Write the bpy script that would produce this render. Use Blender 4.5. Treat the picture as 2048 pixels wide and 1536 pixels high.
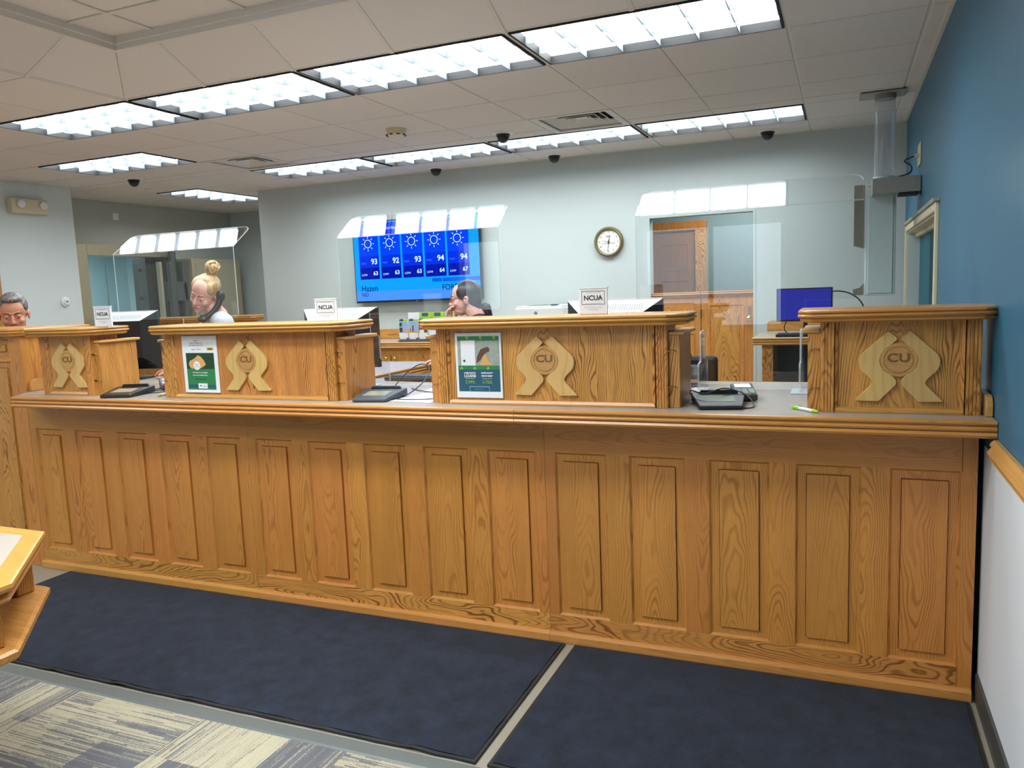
import bpy, bmesh, math, random
from mathutils import Vector, Matrix, Euler
random.seed(7)
PI = math.pi
for o in list(bpy.data.objects): bpy.data.objects.remove(o, do_unlink=True)
S = bpy.context.scene; C = S.collection

# ------------------------------------------------------------------ camera, world, light, exposure
def cam_matrix(a, b, c):
    ca, sa, cb, sb, cc, sc = math.cos(a), math.sin(a), math.cos(b), math.sin(b), math.cos(c), math.sin(c)
    Rz = Matrix(((ca, -sa, 0), (sa, ca, 0), (0, 0, 1)))
    Rx = Matrix(((1, 0, 0), (0, cb, -sb), (0, sb, cb)))
    Ry = Matrix(((cc, 0, sc), (0, 1, 0), (-sc, 0, cc)))
    R = Rz @ Rx @ Ry
    r, f, u = R.col[0], R.col[1], R.col[2]
    return Matrix(((r[0], u[0], -f[0]), (r[1], u[1], -f[1]), (r[2], u[2], -f[2])))
cd = bpy.data.cameras.new('camera'); cam = bpy.data.objects.new('camera', cd); C.objects.link(cam)
cd.sensor_fit = 'HORIZONTAL'; cd.sensor_width = 36.0; cd.lens = 1572.11 / 2048 * 36; cd.clip_start = 0.05; cd.clip_end = 60
cam.matrix_world = Matrix.Translation((5.14095, -3.56230, 1.48562)) @ cam_matrix(0.402032, -0.120234, 0.0398084).to_4x4()
S.camera = cam
S.view_settings.view_transform = 'Standard'; S.view_settings.look = 'None'
S.view_settings.gamma = 1.0; S.view_settings.exposure = 0.48; S.view_settings.use_curve_mapping = False
wd = bpy.data.worlds.new('sky'); S.world = wd; wd.use_nodes = True
wb = wd.node_tree.nodes['Background']; wb.inputs[0].default_value = (0.62, 0.78, 1.0, 1); wb.inputs[1].default_value = 0.4
LENS = 12.0; LOBBY = 1.2          # radiance of the lit ceiling lenses; LOBBY boosts the added lobby lamps
def area(name, loc, rot, sx, sy, power, col):
    l = bpy.data.lights.new(name, 'AREA'); l.shape = 'RECTANGLE'; l.size = sx; l.size_y = sy; l.energy = power; l.color = col
    o = bpy.data.objects.new(name, l); C.objects.link(o); o.location = loc; o.rotation_euler = rot; return o
# daylight through the street windows behind the camera
for wx in (0.4, 3.4):
    area('window_daylight', (wx, -8.25, 1.55), (PI / 2, 0, 0), 1.9, 1.4, 13, (0.80, 0.90, 1.0))
area('back_room_fill', (4.3, 4.6, 2.6), (0, 0, 0), 1.1, 0.5, 24, (1, .97, .92))  # added fill to brighten the room beyond the opening, no fixture there
area('vault_light', (-4.0, 3.6, 2.3), (0, 0, 0), 1.0, 0.5, 26, (.85, .96, 1))

# ------------------------------------------------------------------ materials
MATS = {}
def nt(name):
    m = bpy.data.materials.new(name); m.use_nodes = True; n = m.node_tree; n.nodes.clear()
    out = n.nodes.new('ShaderNodeOutputMaterial'); MATS[name] = m
    return m, n, out
def N(n, t, ins=None, **kw):
    x = n.nodes.new(t)
    for k, v in kw.items(): setattr(x, k, v)
    for k, v in (ins or {}).items():
        if hasattr(v, 'is_output') or isinstance(v, bpy.types.NodeSocket): n.links.new(v, x.inputs[k])
        else: x.inputs[k].default_value = v
    return x
def mth(n, op, a, b=None, c=None):
    ins = {0: a}
    if b is not None: ins[1] = b
    if c is not None: ins[2] = c
    return N(n, 'ShaderNodeMath', ins, operation=op).outputs[0]
def lin(c):
    return tuple(((v / 255) / 12.92 if v / 255 <= .04045 else ((v / 255 + .055) / 1.055) ** 2.4) for v in c) + (1,)
def mixc(n, f, a, b):
    x = n.nodes.new('ShaderNodeMix'); x.data_type = 'RGBA'
    for k, v in ((0, f), (6, a), (7, b)):
        if isinstance(v, bpy.types.NodeSocket): n.links.new(v, x.inputs[k])
        else: x.inputs[k].default_value = v
    return x.outputs[2]
def ramp(n, f, stops):
    r = n.nodes.new('ShaderNodeValToRGB'); n.links.new(f, r.inputs[0]); e = r.color_ramp.elements
    while len(e) < len(stops): e.new(0.5)
    for i, (p, c) in enumerate(stops): e[i].position = p; e[i].color = c
    return r.outputs[0]
def plain(name, col, rough=.5, metal=0., spec=.5, noise=0.0, nscale=30., bump=0.0, vary=0.0, coat=0.0):
    m, n, out = nt(name); b = N(n, 'ShaderNodeBsdfPrincipled')
    c = col if len(col) == 4 else col + (1,)
    b.inputs['Roughness'].default_value = rough; b.inputs['Metallic'].default_value = metal
    b.inputs['Specular IOR Level'].default_value = spec; b.inputs['Coat Weight'].default_value = coat
    tc = N(n, 'ShaderNodeTexCoord').outputs['Object']
    nz = N(n, 'ShaderNodeTexNoise', {'Vector': tc, 'Scale': nscale, 'Detail': 4.}).outputs['Fac']
    if noise or vary:
        dark = tuple(v * (1 - noise) for v in c[:3]) + (1,); lite = tuple(min(1, v * (1 + noise)) for v in c[:3]) + (1,)
        cc = mixc(n, nz, dark, lite)
        if vary:
            ri = N(n, 'ShaderNodeObjectInfo').outputs['Random']
            v_ = mth(n, 'MULTIPLY_ADD', ri, vary, 1 - vary / 2)
            cc = N(n, 'ShaderNodeHueSaturation', {'Color': cc, 'Value': v_}).outputs[0]
        n.links.new(cc, b.inputs['Base Color'])
    else: b.inputs['Base Color'].default_value = c
    if bump:
        bp = N(n, 'ShaderNodeBump', {'Height': nz, 'Strength': bump, 'Distance': .002}); n.links.new(bp.outputs[0], b.inputs['Normal'])
    n.links.new(b.outputs[0], out.inputs[0]); return m

def oak(name, axis, base=(204, 142, 70), dark=(118, 71, 29), rings=135., rough=.33, slope=.13, amp=1.0, warp=1.0):
    m, n, out = nt(name); b = N(n, 'ShaderNodeBsdfPrincipled')
    tc = N(n, 'ShaderNodeTexCoord').outputs['Object']; ri = N(n, 'ShaderNodeObjectInfo').outputs['Random']
    sp = N(n, 'ShaderNodeSeparateXYZ', {0: tc}).outputs
    A, B_, C_ = {'z': (sp[2], sp[0], sp[1]), 'x': (sp[0], sp[2], sp[1]), 'y': (sp[1], sp[0], sp[2])}[axis]
    r1 = mth(n, 'MULTIPLY', ri, 37.0); r2 = mth(n, 'FRACT', mth(n, 'MULTIPLY', ri, 13.7)); r3 = mth(n, 'FRACT', mth(n, 'MULTIPLY', ri, 71.3))
    sgn = mth(n, 'SUBTRACT', mth(n, 'MULTIPLY', mth(n, 'GREATER_THAN', r3, .5), 2.), 1.)
    v1 = N(n, 'ShaderNodeCombineXYZ', {0: mth(n, 'MULTIPLY_ADD', A, 2.3, r1), 1: mth(n, 'MULTIPLY', B_, 8.), 2: mth(n, 'MULTIPLY_ADD', C_, 7., r1)}).outputs[0]
    w1 = mth(n, 'SUBTRACT', N(n, 'ShaderNodeTexNoise', {'Vector': v1, 'Scale': 1., 'Detail': 2.}).outputs['Fac'], .5)
    v2 = N(n, 'ShaderNodeCombineXYZ', {0: mth(n, 'MULTIPLY_ADD', A, 9., r1), 1: mth(n, 'MULTIPLY', B_, 40.), 2: mth(n, 'MULTIPLY', C_, 40.)}).outputs[0]
    w2 = mth(n, 'SUBTRACT', N(n, 'ShaderNodeTexNoise', {'Vector': v2, 'Scale': 1., 'Detail': 2.}).outputs['Fac'], .5)
    u = mth(n, 'ADD', B_, mth(n, 'MULTIPLY', mth(n, 'SUBTRACT', r2, .5), .12)); u = mth(n, 'MULTIPLY_ADD', w1, .08 * warp, u)
    d = mth(n, 'MULTIPLY_ADD', mth(n, 'MULTIPLY', A, sgn), slope, mth(n, 'MULTIPLY_ADD', r3, .06, .05)); d = mth(n, 'ADD', mth(n, 'MULTIPLY_ADD', w1, .12 * warp, d), C_)
    rr = mth(n, 'SQRT', mth(n, 'ADD', mth(n, 'MULTIPLY', u, u), mth(n, 'MULTIPLY', d, d)))
    rr = mth(n, 'MULTIPLY_ADD', w2, .005 * warp, rr)
    fr = mth(n, 'FRACT', mth(n, 'MULTIPLY', rr, rings))
    ringf = ramp(n, fr, [(0., (.10,) * 3 + (1,)), (.50, (.0,) * 3 + (1,)), (.74, (.85,) * 3 + (1,)), (.88, (1.,) * 3 + (1,)), (1., (.12,) * 3 + (1,))])
    v3 = N(n, 'ShaderNodeCombineXYZ', {0: mth(n, 'MULTIPLY_ADD', A, 14., r1), 1: mth(n, 'MULTIPLY', B_, 420.), 2: mth(n, 'MULTIPLY', C_, 420.)}).outputs[0]
    fine = N(n, 'ShaderNodeTexNoise', {'Vector': v3, 'Scale': 1., 'Detail': 3.}).outputs['Fac']
    v4 = N(n, 'ShaderNodeCombineXYZ', {0: mth(n, 'MULTIPLY_ADD', A, 1.0, r1), 1: mth(n, 'MULTIPLY', B_, 9.), 2: mth(n, 'MULTIPLY', C_, 9.)}).outputs[0]
    big = N(n, 'ShaderNodeTexNoise', {'Vector': v4, 'Scale': 1., 'Detail': 1.}).outputs['Fac']
    v5 = N(n, 'ShaderNodeCombineXYZ', {0: mth(n, 'MULTIPLY_ADD', A, 2.5, r1), 1: mth(n, 'MULTIPLY', rr, 45.), 2: r1}).outputs[0]
    rv = N(n, 'ShaderNodeTexNoise', {'Vector': v5, 'Scale': 1., 'Detail': 1.}).outputs['Fac']
    amt = mth(n, 'MULTIPLY', ringf, mth(n, 'MINIMUM', mth(n, 'MAXIMUM', mth(n, 'MULTIPLY_ADD', rv, 3.0, -.80), .12), 1.))
    amt = mth(n, 'MULTIPLY', amt, mth(n, 'MULTIPLY_ADD', r2, .45 * amp, .78 * amp))
    col = mixc(n, amt, lin(base), lin(dark))
    fcol = mixc(n, mth(n, 'MULTIPLY', mth(n, 'GREATER_THAN', fine, .56), .28 * amp), col, lin(dark))
    val = mth(n, 'ADD', mth(n, 'MULTIPLY_ADD', big, .25, .87), mth(n, 'MULTIPLY_ADD', r2, .16, -.08))
    fin = N(n, 'ShaderNodeHueSaturation', {'Color': fcol, 'Value': val, 'Hue': mth(n, 'MULTIPLY_ADD', r3, .012, .494)}).outputs[0]
    n.links.new(fin, b.inputs['Base Color']); b.inputs['Roughness'].default_value = rough
    bp = N(n, 'ShaderNodeBump', {'Height': fine, 'Strength': .12, 'Distance': .001}); n.links.new(bp.outputs[0], b.inputs['Normal'])
    n.links.new(b.outputs[0], out.inputs[0]); return m
OZ = oak('oak_vertical', 'z'); OZS = oak('oak_stile', 'z', base=(200, 132, 62), dark=(134, 78, 32), rings=210., slope=.03, amp=.6, warp=.45); OX = oak('oak_lengthwise', 'x'); OXS = oak('oak_rail', 'x', base=(196, 132, 64), dark=(138, 84, 36), rings=230., slope=.02, amp=.4, warp=.4); OY = oak('oak_crosswise', 'y')
OXE = oak('oak_moulding', 'x', base=(198, 139, 70), dark=(138, 88, 38), rings=240., rough=.27, amp=.45, warp=.2, slope=.02)
OYE = oak('oak_moulding_crosswise', 'y', base=(204, 150, 82), dark=(150, 98, 44), rings=240., rough=.27, amp=.45, warp=.2, slope=.02)
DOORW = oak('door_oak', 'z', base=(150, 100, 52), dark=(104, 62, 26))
MAPLE = oak('maple', 'z', base=(206, 168, 104), dark=(196, 154, 90), rings=60., rough=.4, slope=.05, warp=.4)
DISCW = oak('disc_wood', 'x', base=(196, 150, 86), dark=(154, 106, 52), rings=160., rough=.4, amp=.7)

def laminate():
    m, n, out = nt('laminate'); b = N(n, 'ShaderNodeBsdfPrincipled')
    tc = N(n, 'ShaderNodeTexCoord').outputs['Object']
    a = N(n, 'ShaderNodeTexNoise', {'Vector': tc, 'Scale': 5., 'Detail': 6., 'Roughness': .65}).outputs['Fac']
    s = N(n, 'ShaderNodeTexNoise', {'Vector': tc, 'Scale': 22., 'Detail': 4.}).outputs['Fac']
    c = ramp(n, a, [(.3, lin((148, 132, 116))), (.5, lin((170, 158, 144))), (.7, lin((160, 156, 154)))])
    c = mixc(n, mth(n, 'MULTIPLY', s, .35), c, lin((168, 160, 150)))
    n.links.new(c, b.inputs['Base Color']); b.inputs['Roughness'].default_value = .27
    n.links.new(b.outputs[0], out.inputs[0]); return m
LAM = laminate()
WALL = plain('wall_paint', lin((184, 193, 191)), .7, noise=.02, nscale=3., bump=.05)
WALLG = plain('wall_paint_warm', lin((176, 176, 166)), .7, noise=.02, nscale=3.)
BLUE = plain('blue_paint', lin((44, 104, 132)), .45, noise=.05, nscale=3.)
LOWER = plain('lower_wall_paint', lin((218, 222, 226)), .6, noise=.02, nscale=4.)
TILE = plain('ceiling_tile', lin((214, 208, 204)), .9, noise=.05, nscale=160., bump=.25, vary=.05)
TBAR = plain('ceiling_bar', lin((208, 204, 198)), .5, noise=.02)
BLACK = plain('black_plastic', lin((30, 31, 34)), .35, noise=.08)
DARKG = plain('charcoal_plastic', lin((62, 68, 74)), .45, noise=.08)
MATTE = plain('matte_black', lin((18, 18, 20)), .7)
WHITEP = plain('white_plastic', lin((226, 228, 230)), .35, noise=.02)
CREAM = plain('cream_plastic', lin((214, 202, 168)), .45, noise=.03)
GREYM = plain('grey_enamel', lin((152, 154, 147)), .4, noise=.03)
GREYD = plain('grey_flange', lin((138, 130, 122)), .5, noise=.03)
PALEM = plain('pale_enamel', lin((196, 214, 216)), .3, noise=.03)
RUBBER = plain('rubber', lin((34, 36, 38)), .6, noise=.1, nscale=60, bump=.3)
BASEB = plain('baseboard_vinyl', lin((70, 70, 66)), .45, noise=.05)
VINYL = plain('vinyl_floor', lin((150, 143, 128)), .4, noise=.06, nscale=8.)
STRIP = plain('transition_strip', lin((98, 103, 101)), .4, noise=.05, nscale=20.)
BRASS = plain('aged_brass', lin((140, 116, 70)), .35, metal=.9, noise=.1)
BRASSB = plain('bright_brass', lin((226, 196, 120)), .2, metal=1.)
CHROME = plain('chrome', lin((200, 200, 200)), .15, metal=1.)
PAPER = plain('white_paper', lin((226, 226, 228)), .6, noise=.01)
PLAV = plain('lavender_paper', lin((196, 200, 226)), .6, noise=.03, nscale=5.)
PRINT = plain('black_print', lin((34, 36, 40)), .6)
PRINTG = plain('grey_print', lin((134, 136, 142)), .6)
NAVY = plain('navy_print', lin((28, 42, 78)), .6)
GREEN = plain('green_print', lin((42, 122, 72)), .5, noise=.06)
DGREEN = plain('dark_green_print', lin((24, 62, 38)), .5, noise=.5, nscale=90.)
LGREEN = plain('light_green_print', lin((120, 176, 60)), .5)
TEAL = plain('teal_print', lin((28, 84, 104)), .5, noise=.05)
LIME = plain('lime_print', lin((150, 206, 50)), .5)
TAN = plain('tan_print', lin((210, 160, 96)), .6, noise=.2, nscale=120.)
PHOTO = plain('photo_print', lin((150, 158, 148)), .6, noise=.35, nscale=60.)
REDP = plain('red_print', lin((168, 62, 54)), .6)
SKYP = plain('sky_print', lin((150, 176, 216)), .6, noise=.1)
BROWNP = plain('brown_print', lin((92, 62, 50)), .6, noise=.4, nscale=80.)
GOLDP = plain('gold_print', lin((214, 170, 60)), .5)
CLOCKF = plain('clock_frame', lin((112, 98, 62)), .35, noise=.15, nscale=20.)
CLOCKD = plain('clock_dial', lin((226, 228, 216)), .5)
TEALB = plain('teal_blind', lin((34, 92, 106)), .6, noise=.1)
GREYFAB = plain('grey_knit', lin((176, 182, 190)), .85, noise=.06, nscale=200., bump=.3)
WSHIRT = plain('white_shirt', lin((220, 224, 230)), .8, noise=.03)
DSHIRT = plain('dark_blouse', lin((44, 46, 58)), .85, noise=.1)
SLACKS = plain('dark_slacks', lin((36, 38, 46)), .85, noise=.1)
SHOE = plain('black_shoe', lin((20, 20, 22)), .4)
LIPS = plain('lips', lin((176, 96, 90)), .5)
EYEW = plain('eye_white', lin((216, 206, 200)), .4)
IRIS = plain('iris', lin((48, 34, 28)), .3)
LID = plain('eyelid', lin((150, 98, 84)), .6)
BROWH = plain('brow_hair', lin((112, 82, 56)), .7)
BROWD = plain('brow_hair_dark', lin((60, 44, 38)), .7)
PINKF = plain('red_frame', lin((110, 34, 44)), .3)

def skin(name, c, c2):
    m, n, out = nt(name); b = N(n, 'ShaderNodeBsdfPrincipled')
    tc = N(n, 'ShaderNodeTexCoord').outputs['Object']
    f = N(n, 'ShaderNodeTexNoise', {'Vector': tc, 'Scale': 14., 'Detail': 3.}).outputs['Fac']
    n.links.new(mixc(n, f, lin(c), lin(c2)), b.inputs['Base Color']); b.inputs['Roughness'].default_value = .5
    b.inputs['Subsurface Weight'].default_value = .12; b.inputs['Subsurface Radius'].default_value = (.01, .004, .002)
    n.links.new(b.outputs[0], out.inputs[0]); return m
SK1 = skin('skin_fair', (222, 170, 152), (206, 146, 130)); SK2 = skin('skin_pale', (226, 178, 164), (208, 146, 134)); SK3 = skin('skin_tan', (204, 146, 116), (182, 120, 92))
def hair(name, c, c2, sc=(160., 160., 18.)):
    m, n, out = nt(name); b = N(n, 'ShaderNodeBsdfPrincipled')
    tc = N(n, 'ShaderNodeTexCoord').outputs['Object']
    v = N(n, 'ShaderNodeMapping', {'Vector': tc, 'Rotation': (0, .6, .2), 'Scale': sc}).outputs[0]
    f = N(n, 'ShaderNodeTexNoise', {'Vector': v, 'Scale': 1., 'Detail': 3., 'Distortion': .6}).outputs['Fac']
    n.links.new(ramp(n, f, [(.35, lin(c2)), (.65, lin(c))]), b.inputs['Base Color']); b.inputs['Roughness'].default_value = .4
    bp = N(n, 'ShaderNodeBump', {'Height': f, 'Strength': .5, 'Distance': .003}); n.links.new(bp.outputs[0], b.inputs['Normal'])
    n.links.new(b.outputs[0], out.inputs[0]); return m
HBLOND = hair('hair_blond', (206, 170, 118), (138, 102, 62)); HDARK = hair('hair_dark', (58, 50, 50), (26, 22, 24)); HGREY = hair('hair_grey', (128, 124, 120), (44, 42, 44), (90., 90., 60.))

def steel(name, c):
    m, n, out = nt(name); b = N(n, 'ShaderNodeBsdfPrincipled', {'Metallic': .55, 'Roughness': .36})
    tc = N(n, 'ShaderNodeTexCoord').outputs['Object']
    v = N(n, 'ShaderNodeMapping', {'Vector': tc, 'Scale': (300., 300., 2.)}).outputs[0]
    f = N(n, 'ShaderNodeTexNoise', {'Vector': v, 'Scale': 1.}).outputs['Fac']
    l = lin(c); n.links.new(mixc(n, f, tuple(x * .85 for x in l[:3]) + (1,), l), b.inputs['Base Color'])
    n.links.new(b.outputs[0], out.inputs[0]); return m
STEEL = steel('brushed_steel', (198, 184, 152)); DSTEEL = steel('dark_steel', (104, 102, 96))
def clear(name, tint, gl=1.0, haze=0.0, ior=1.49):
    m, n, out = nt(name)
    t = N(n, 'ShaderNodeBsdfTransparent', {'Color': tint}); g = N(n, 'ShaderNodeBsdfGlossy', {'Roughness': .0, 'Color': (gl, gl, gl, 1)})
    bk = N(n, 'ShaderNodeNewGeometry').outputs['Backfacing']      # thin sheet: same index from either side
    f = N(n, 'ShaderNodeFresnel', {'IOR': mth(n, 'MULTIPLY_ADD', bk, 1 / ior - ior, ior)}).outputs[0]
    s = N(n, 'ShaderNodeMixShader', {0: f, 1: t.outputs[0], 2: g.outputs[0]}).outputs[0]
    if haze:
        d = N(n, 'ShaderNodeBsdfDiffuse', {'Color': (.85, .88, .9, 1)})
        s = N(n, 'ShaderNodeMixShader', {0: haze, 1: s, 2: d.outputs[0]}).outputs[0]
    n.links.new(s, out.inputs[0]); return m
GLASS = clear('clear_acrylic', (.97, .985, .985, 1)); GEDGE = clear('acrylic_edge', (.86, .9, .92, 1), haze=.42)
TUBEM = clear('tube_acrylic', (.86, .87, .9, 1), haze=.16); PANE = clear('window_pane', (.35, .55, .6, 1))
def emis(name, col, st):
    m, n, out = nt(name); e = N(n, 'ShaderNodeEmission', {'Color': col, 'Strength': st}); n.links.new(e.outputs[0], out.inputs[0]); return m
def lens_mat(st, name='lit_lens'):
    m, n, out = nt(name)
    e = N(n, 'ShaderNodeEmission', {'Color': (.90, .97, 1.0, 1), 'Strength': st})
    n.links.new(e.outputs[0], out.inputs[0]); return m
LENSM = lens_mat(LENS); LENSL = lens_mat(LENS * LOBBY, 'added_lobby_lens'); LOUV = plain('louver_blade', lin((112, 122, 134)), .45, noise=.02)
SCR = {k: emis('screen_' + k, lin(c), s) for k, c, s in (('sky', (10, 150, 245), 1.0), ('low', (70, 140, 250), 1.0), ('col', (0, 62, 235), 1.0), ('high', (0, 46, 215), 1.0),
      ('box', (0, 20, 160), 1.0), ('white', (206, 232, 255), 1.0), ('ink', (0, 30, 120), 1.0), ('blue', (0, 90, 225), 1.0), ('faint', (60, 120, 250), 1.0))}
SCRIDLE = emis('idle_screen', lin((40, 44, 140)), .9)

def carpet():
    m, n, out = nt('carpet_tile'); b = N(n, 'ShaderNodeBsdfPrincipled'); b.inputs['Roughness'].default_value = .95; b.inputs['Specular IOR Level'].default_value = .1
    tc = N(n, 'ShaderNodeTexCoord').outputs['Object']; ri = N(n, 'ShaderNodeObjectInfo').outputs['Random']
    sp = N(n, 'ShaderNodeSeparateXYZ', {0: tc}).outputs; r1 = mth(n, 'MULTIPLY', ri, 50.)
    row = mth(n, 'FLOOR', mth(n, 'MULTIPLY', sp[1], 190.))
    rr = N(n, 'ShaderNodeTexWhiteNoise', {'Vector': N(n, 'ShaderNodeCombineXYZ', {0: row, 1: r1, 2: 0.}).outputs[0]}).outputs['Value']
    seg = mth(n, 'FLOOR', mth(n, 'MULTIPLY_ADD', sp[0], 4.2, mth(n, 'MULTIPLY', rr, 9.)))
    s1 = N(n, 'ShaderNodeTexWhiteNoise', {'Vector': N(n, 'ShaderNodeCombineXYZ', {0: row, 1: seg, 2: r1}).outputs[0]}).outputs['Value']
    v2 = N(n, 'ShaderNodeCombineXYZ', {0: mth(n, 'FLOOR', mth(n, 'MULTIPLY_ADD', sp[0], 4.1, .3)), 1: mth(n, 'FLOOR', mth(n, 'MULTIPLY_ADD', sp[1], 6.5, .5)), 2: r1}).outputs[0]
    s2 = N(n, 'ShaderNodeTexWhiteNoise', {'Vector': v2}).outputs['Value']
    f = mth(n, 'MULTIPLY_ADD', s1, .42, mth(n, 'MULTIPLY_ADD', s2, .46, .06))
    nz = N(n, 'ShaderNodeTexNoise', {'Vector': tc, 'Scale': 220., 'Detail': 2.}).outputs['Fac']
    f = mth(n, 'MULTIPLY_ADD', nz, .5, mth(n, 'SUBTRACT', f, .25))
    c = ramp(n, f, [(.30, lin((98, 98, 102))), (.44, lin((122, 119, 114))), (.58, lin((164, 156, 134))), (.8, lin((172, 164, 140)))])
    n.links.new(c, b.inputs['Base Color'])
    bp = N(n, 'ShaderNodeBump', {'Height': nz, 'Strength': .6, 'Distance': .004}); n.links.new(bp.outputs[0], b.inputs['Normal'])
    n.links.new(b.outputs[0], out.inputs[0]); return m
CARPET = carpet()
def matpile():
    m, n, out = nt('mat_pile'); b = N(n, 'ShaderNodeBsdfPrincipled'); b.inputs['Roughness'].default_value = .95; b.inputs['Specular IOR Level'].default_value = .15
    b.inputs['Sheen Weight'].default_value = .08
    tc = N(n, 'ShaderNodeTexCoord').outputs['Object']
    a = N(n, 'ShaderNodeTexNoise', {'Vector': tc, 'Scale': 9., 'Detail': 8., 'Roughness': .78}).outputs['Fac']
    f = N(n, 'ShaderNodeTexNoise', {'Vector': tc, 'Scale': 260., 'Detail': 2.}).outputs['Fac']
    c = ramp(n, a, [(.35, lin((26, 30, 36))), (.65, lin((42, 50, 66)))])
    c = mixc(n, mth(n, 'MULTIPLY', f, .5), c, lin((30, 34, 42)))
    n.links.new(c, b.inputs['Base Color'])
    bp = N(n, 'ShaderNodeBump', {'Height': f, 'Strength': .7, 'Distance': .002}); n.links.new(bp.outputs[0], b.inputs['Normal'])
    n.links.new(b.outputs[0], out.inputs[0]); return m
PILE = matpile()

# ------------------------------------------------------------------ mesh helpers
class MB:
    def __init__(s): s.bm = bmesh.new()
    def poly(s, pts):
        vs = [s.bm.verts.new(p) for p in pts]
        try: return s.bm.faces.new(vs)
        except ValueError: return None
    def box(s, x0, x1, y0, y1, z0, z1, bev=0.0):
        vs = [s.bm.verts.new((x, y, z)) for x in (x0, x1) for y in (y0, y1) for z in (z0, z1)]
        fs = [s.bm.faces.new([vs[i] for i in f]) for f in ((0, 1, 3, 2), (4, 6, 7, 5), (0, 4, 5, 1), (2, 3, 7, 6), (0, 2, 6, 4), (1, 5, 7, 3))]
        if bev:
            es = list({e for f in fs for e in f.edges})
            bmesh.ops.bevel(s.bm, geom=es, offset=bev, segments=2, affect='EDGES', profile=.5)
        return s
    def prism(s, pts, off, bev=0.0):
        """pts: closed 3-D outline, off: extrusion vector"""
        off = Vector(off); a = [s.bm.verts.new(p) for p in pts]; b = [s.bm.verts.new(Vector(p) + off) for p in pts]; n = len(pts)
        s.bm.faces.new(a[::-1]); s.bm.faces.new(b)
        for i in range(n): s.bm.faces.new((a[i], a[(i + 1) % n], b[(i + 1) % n], b[i]))
        return s
    def ring(s, o, r, ax, n):
        ax = Vector(ax).normalized(); u = ax.orthogonal().normalized(); v = ax.cross(u)
        return [s.bm.verts.new(Vector(o) + (u * math.cos(2 * PI * i / n) + v * math.sin(2 * PI * i / n)) * r) for i in range(n)]
    def lathe(s, o, ax, prof, n=24):
        """prof: list of (radius, height along axis)"""
        axv = Vector(ax).normalized(); prev = None
        for r, h in prof:
            cur = s.ring(Vector(o) + axv * h, max(r, 1e-5), ax, n)
            if prev: [s.bm.faces.new((prev[i], prev[(i + 1) % n], cur[(i + 1) % n], cur[i])) for i in range(n)]
            else: s.bm.faces.new(cur[::-1])
            prev = cur
        s.bm.faces.new(prev); return s
    def cyl(s, a, b, r, n=16, r2=None):
        a, b = Vector(a), Vector(b); return s.lathe(a, b - a, [(r, 0), (r if r2 is None else r2, (b - a).length)], n)
    def tube(s, pts, r, n=8, sub=6):
        P = [Vector(p) for p in pts]; Q = []
        for i in range(len(P) - 1):
            p0, p1, p2, p3 = P[max(i - 1, 0)], P[i], P[i + 1], P[min(i + 2, len(P) - 1)]
            for k in range(sub):
                t = k / sub
                Q.append(.5 * ((2 * p1) + (-p0 + p2) * t + (2 * p0 - 5 * p1 + 4 * p2 - p3) * t * t + (-p0 + 3 * p1 - 3 * p2 + p3) * t ** 3))
        Q.append(P[-1]); prev = None; up = Vector((.13, .21, .97))
        for i, q in enumerate(Q):
            d = (Q[min(i + 1, len(Q) - 1)] - Q[max(i - 1, 0)]).normalized(); u = d.cross(up).normalized(); v = d.cross(u)
            cur = [s.bm.verts.new(q + (u * math.cos(2 * PI * k / n) + v * math.sin(2 * PI * k / n)) * r) for k in range(n)]
            if prev: [s.bm.faces.new((prev[k], prev[(k + 1) % n], cur[(k + 1) % n], cur[k])) for k in range(n)]
            else: s.bm.faces.new(cur[::-1])
            prev = cur
        s.bm.faces.new(prev); return s
    def sphere(s, c, r, seg=16, M=None):
        m = Matrix.Translation(c) @ (M or Matrix()) @ Matrix.Diagonal((r[0], r[1], r[2], 1) if hasattr(r, '__len__') else (r, r, r, 1))
        bmesh.ops.create_uvsphere(s.bm, u_segments=seg, v_segments=max(6, seg * 3 // 4), radius=1, matrix=m); return s
    def sweep(s, path, prof, closed=False, cap=True):
        """path: xy points counter-clockwise seen from above for outward = right side; prof: closed list of (out, z)"""
        n = len(path); rows = []
        for i, p in enumerate(path):
            p = Vector(p)
            a = Vector(path[i - 1]) if (i > 0 or closed) else None; b = Vector(path[(i + 1) % n]) if (i < n - 1 or closed) else None
            d1 = (p - a).normalized() if a is not None else None; d2 = (b - p).normalized() if b is not None else None
            if d1 is None: d1 = d2
            if d2 is None: d2 = d1
            n1 = Vector((d1.y, -d1.x)); n2 = Vector((d2.y, -d2.x)); m = (n1 + n2).normalized(); m = m / max(.3, m.dot(n1))
            rows.append([s.bm.verts.new((p.x + m.x * o, p.y + m.y * o, z)) for o, z in prof])
        k = len(prof); R = range(n if closed else n - 1)
        for i in R:
            A, B = rows[i], rows[(i + 1) % n]
            for j in range(k): s.bm.faces.new((A[j], A[(j + 1) % k], B[(j + 1) % k], B[j]))
        if not closed and cap: s.bm.faces.new(rows[0][::-1]); s.bm.faces.new(rows[-1])
        return s
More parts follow.
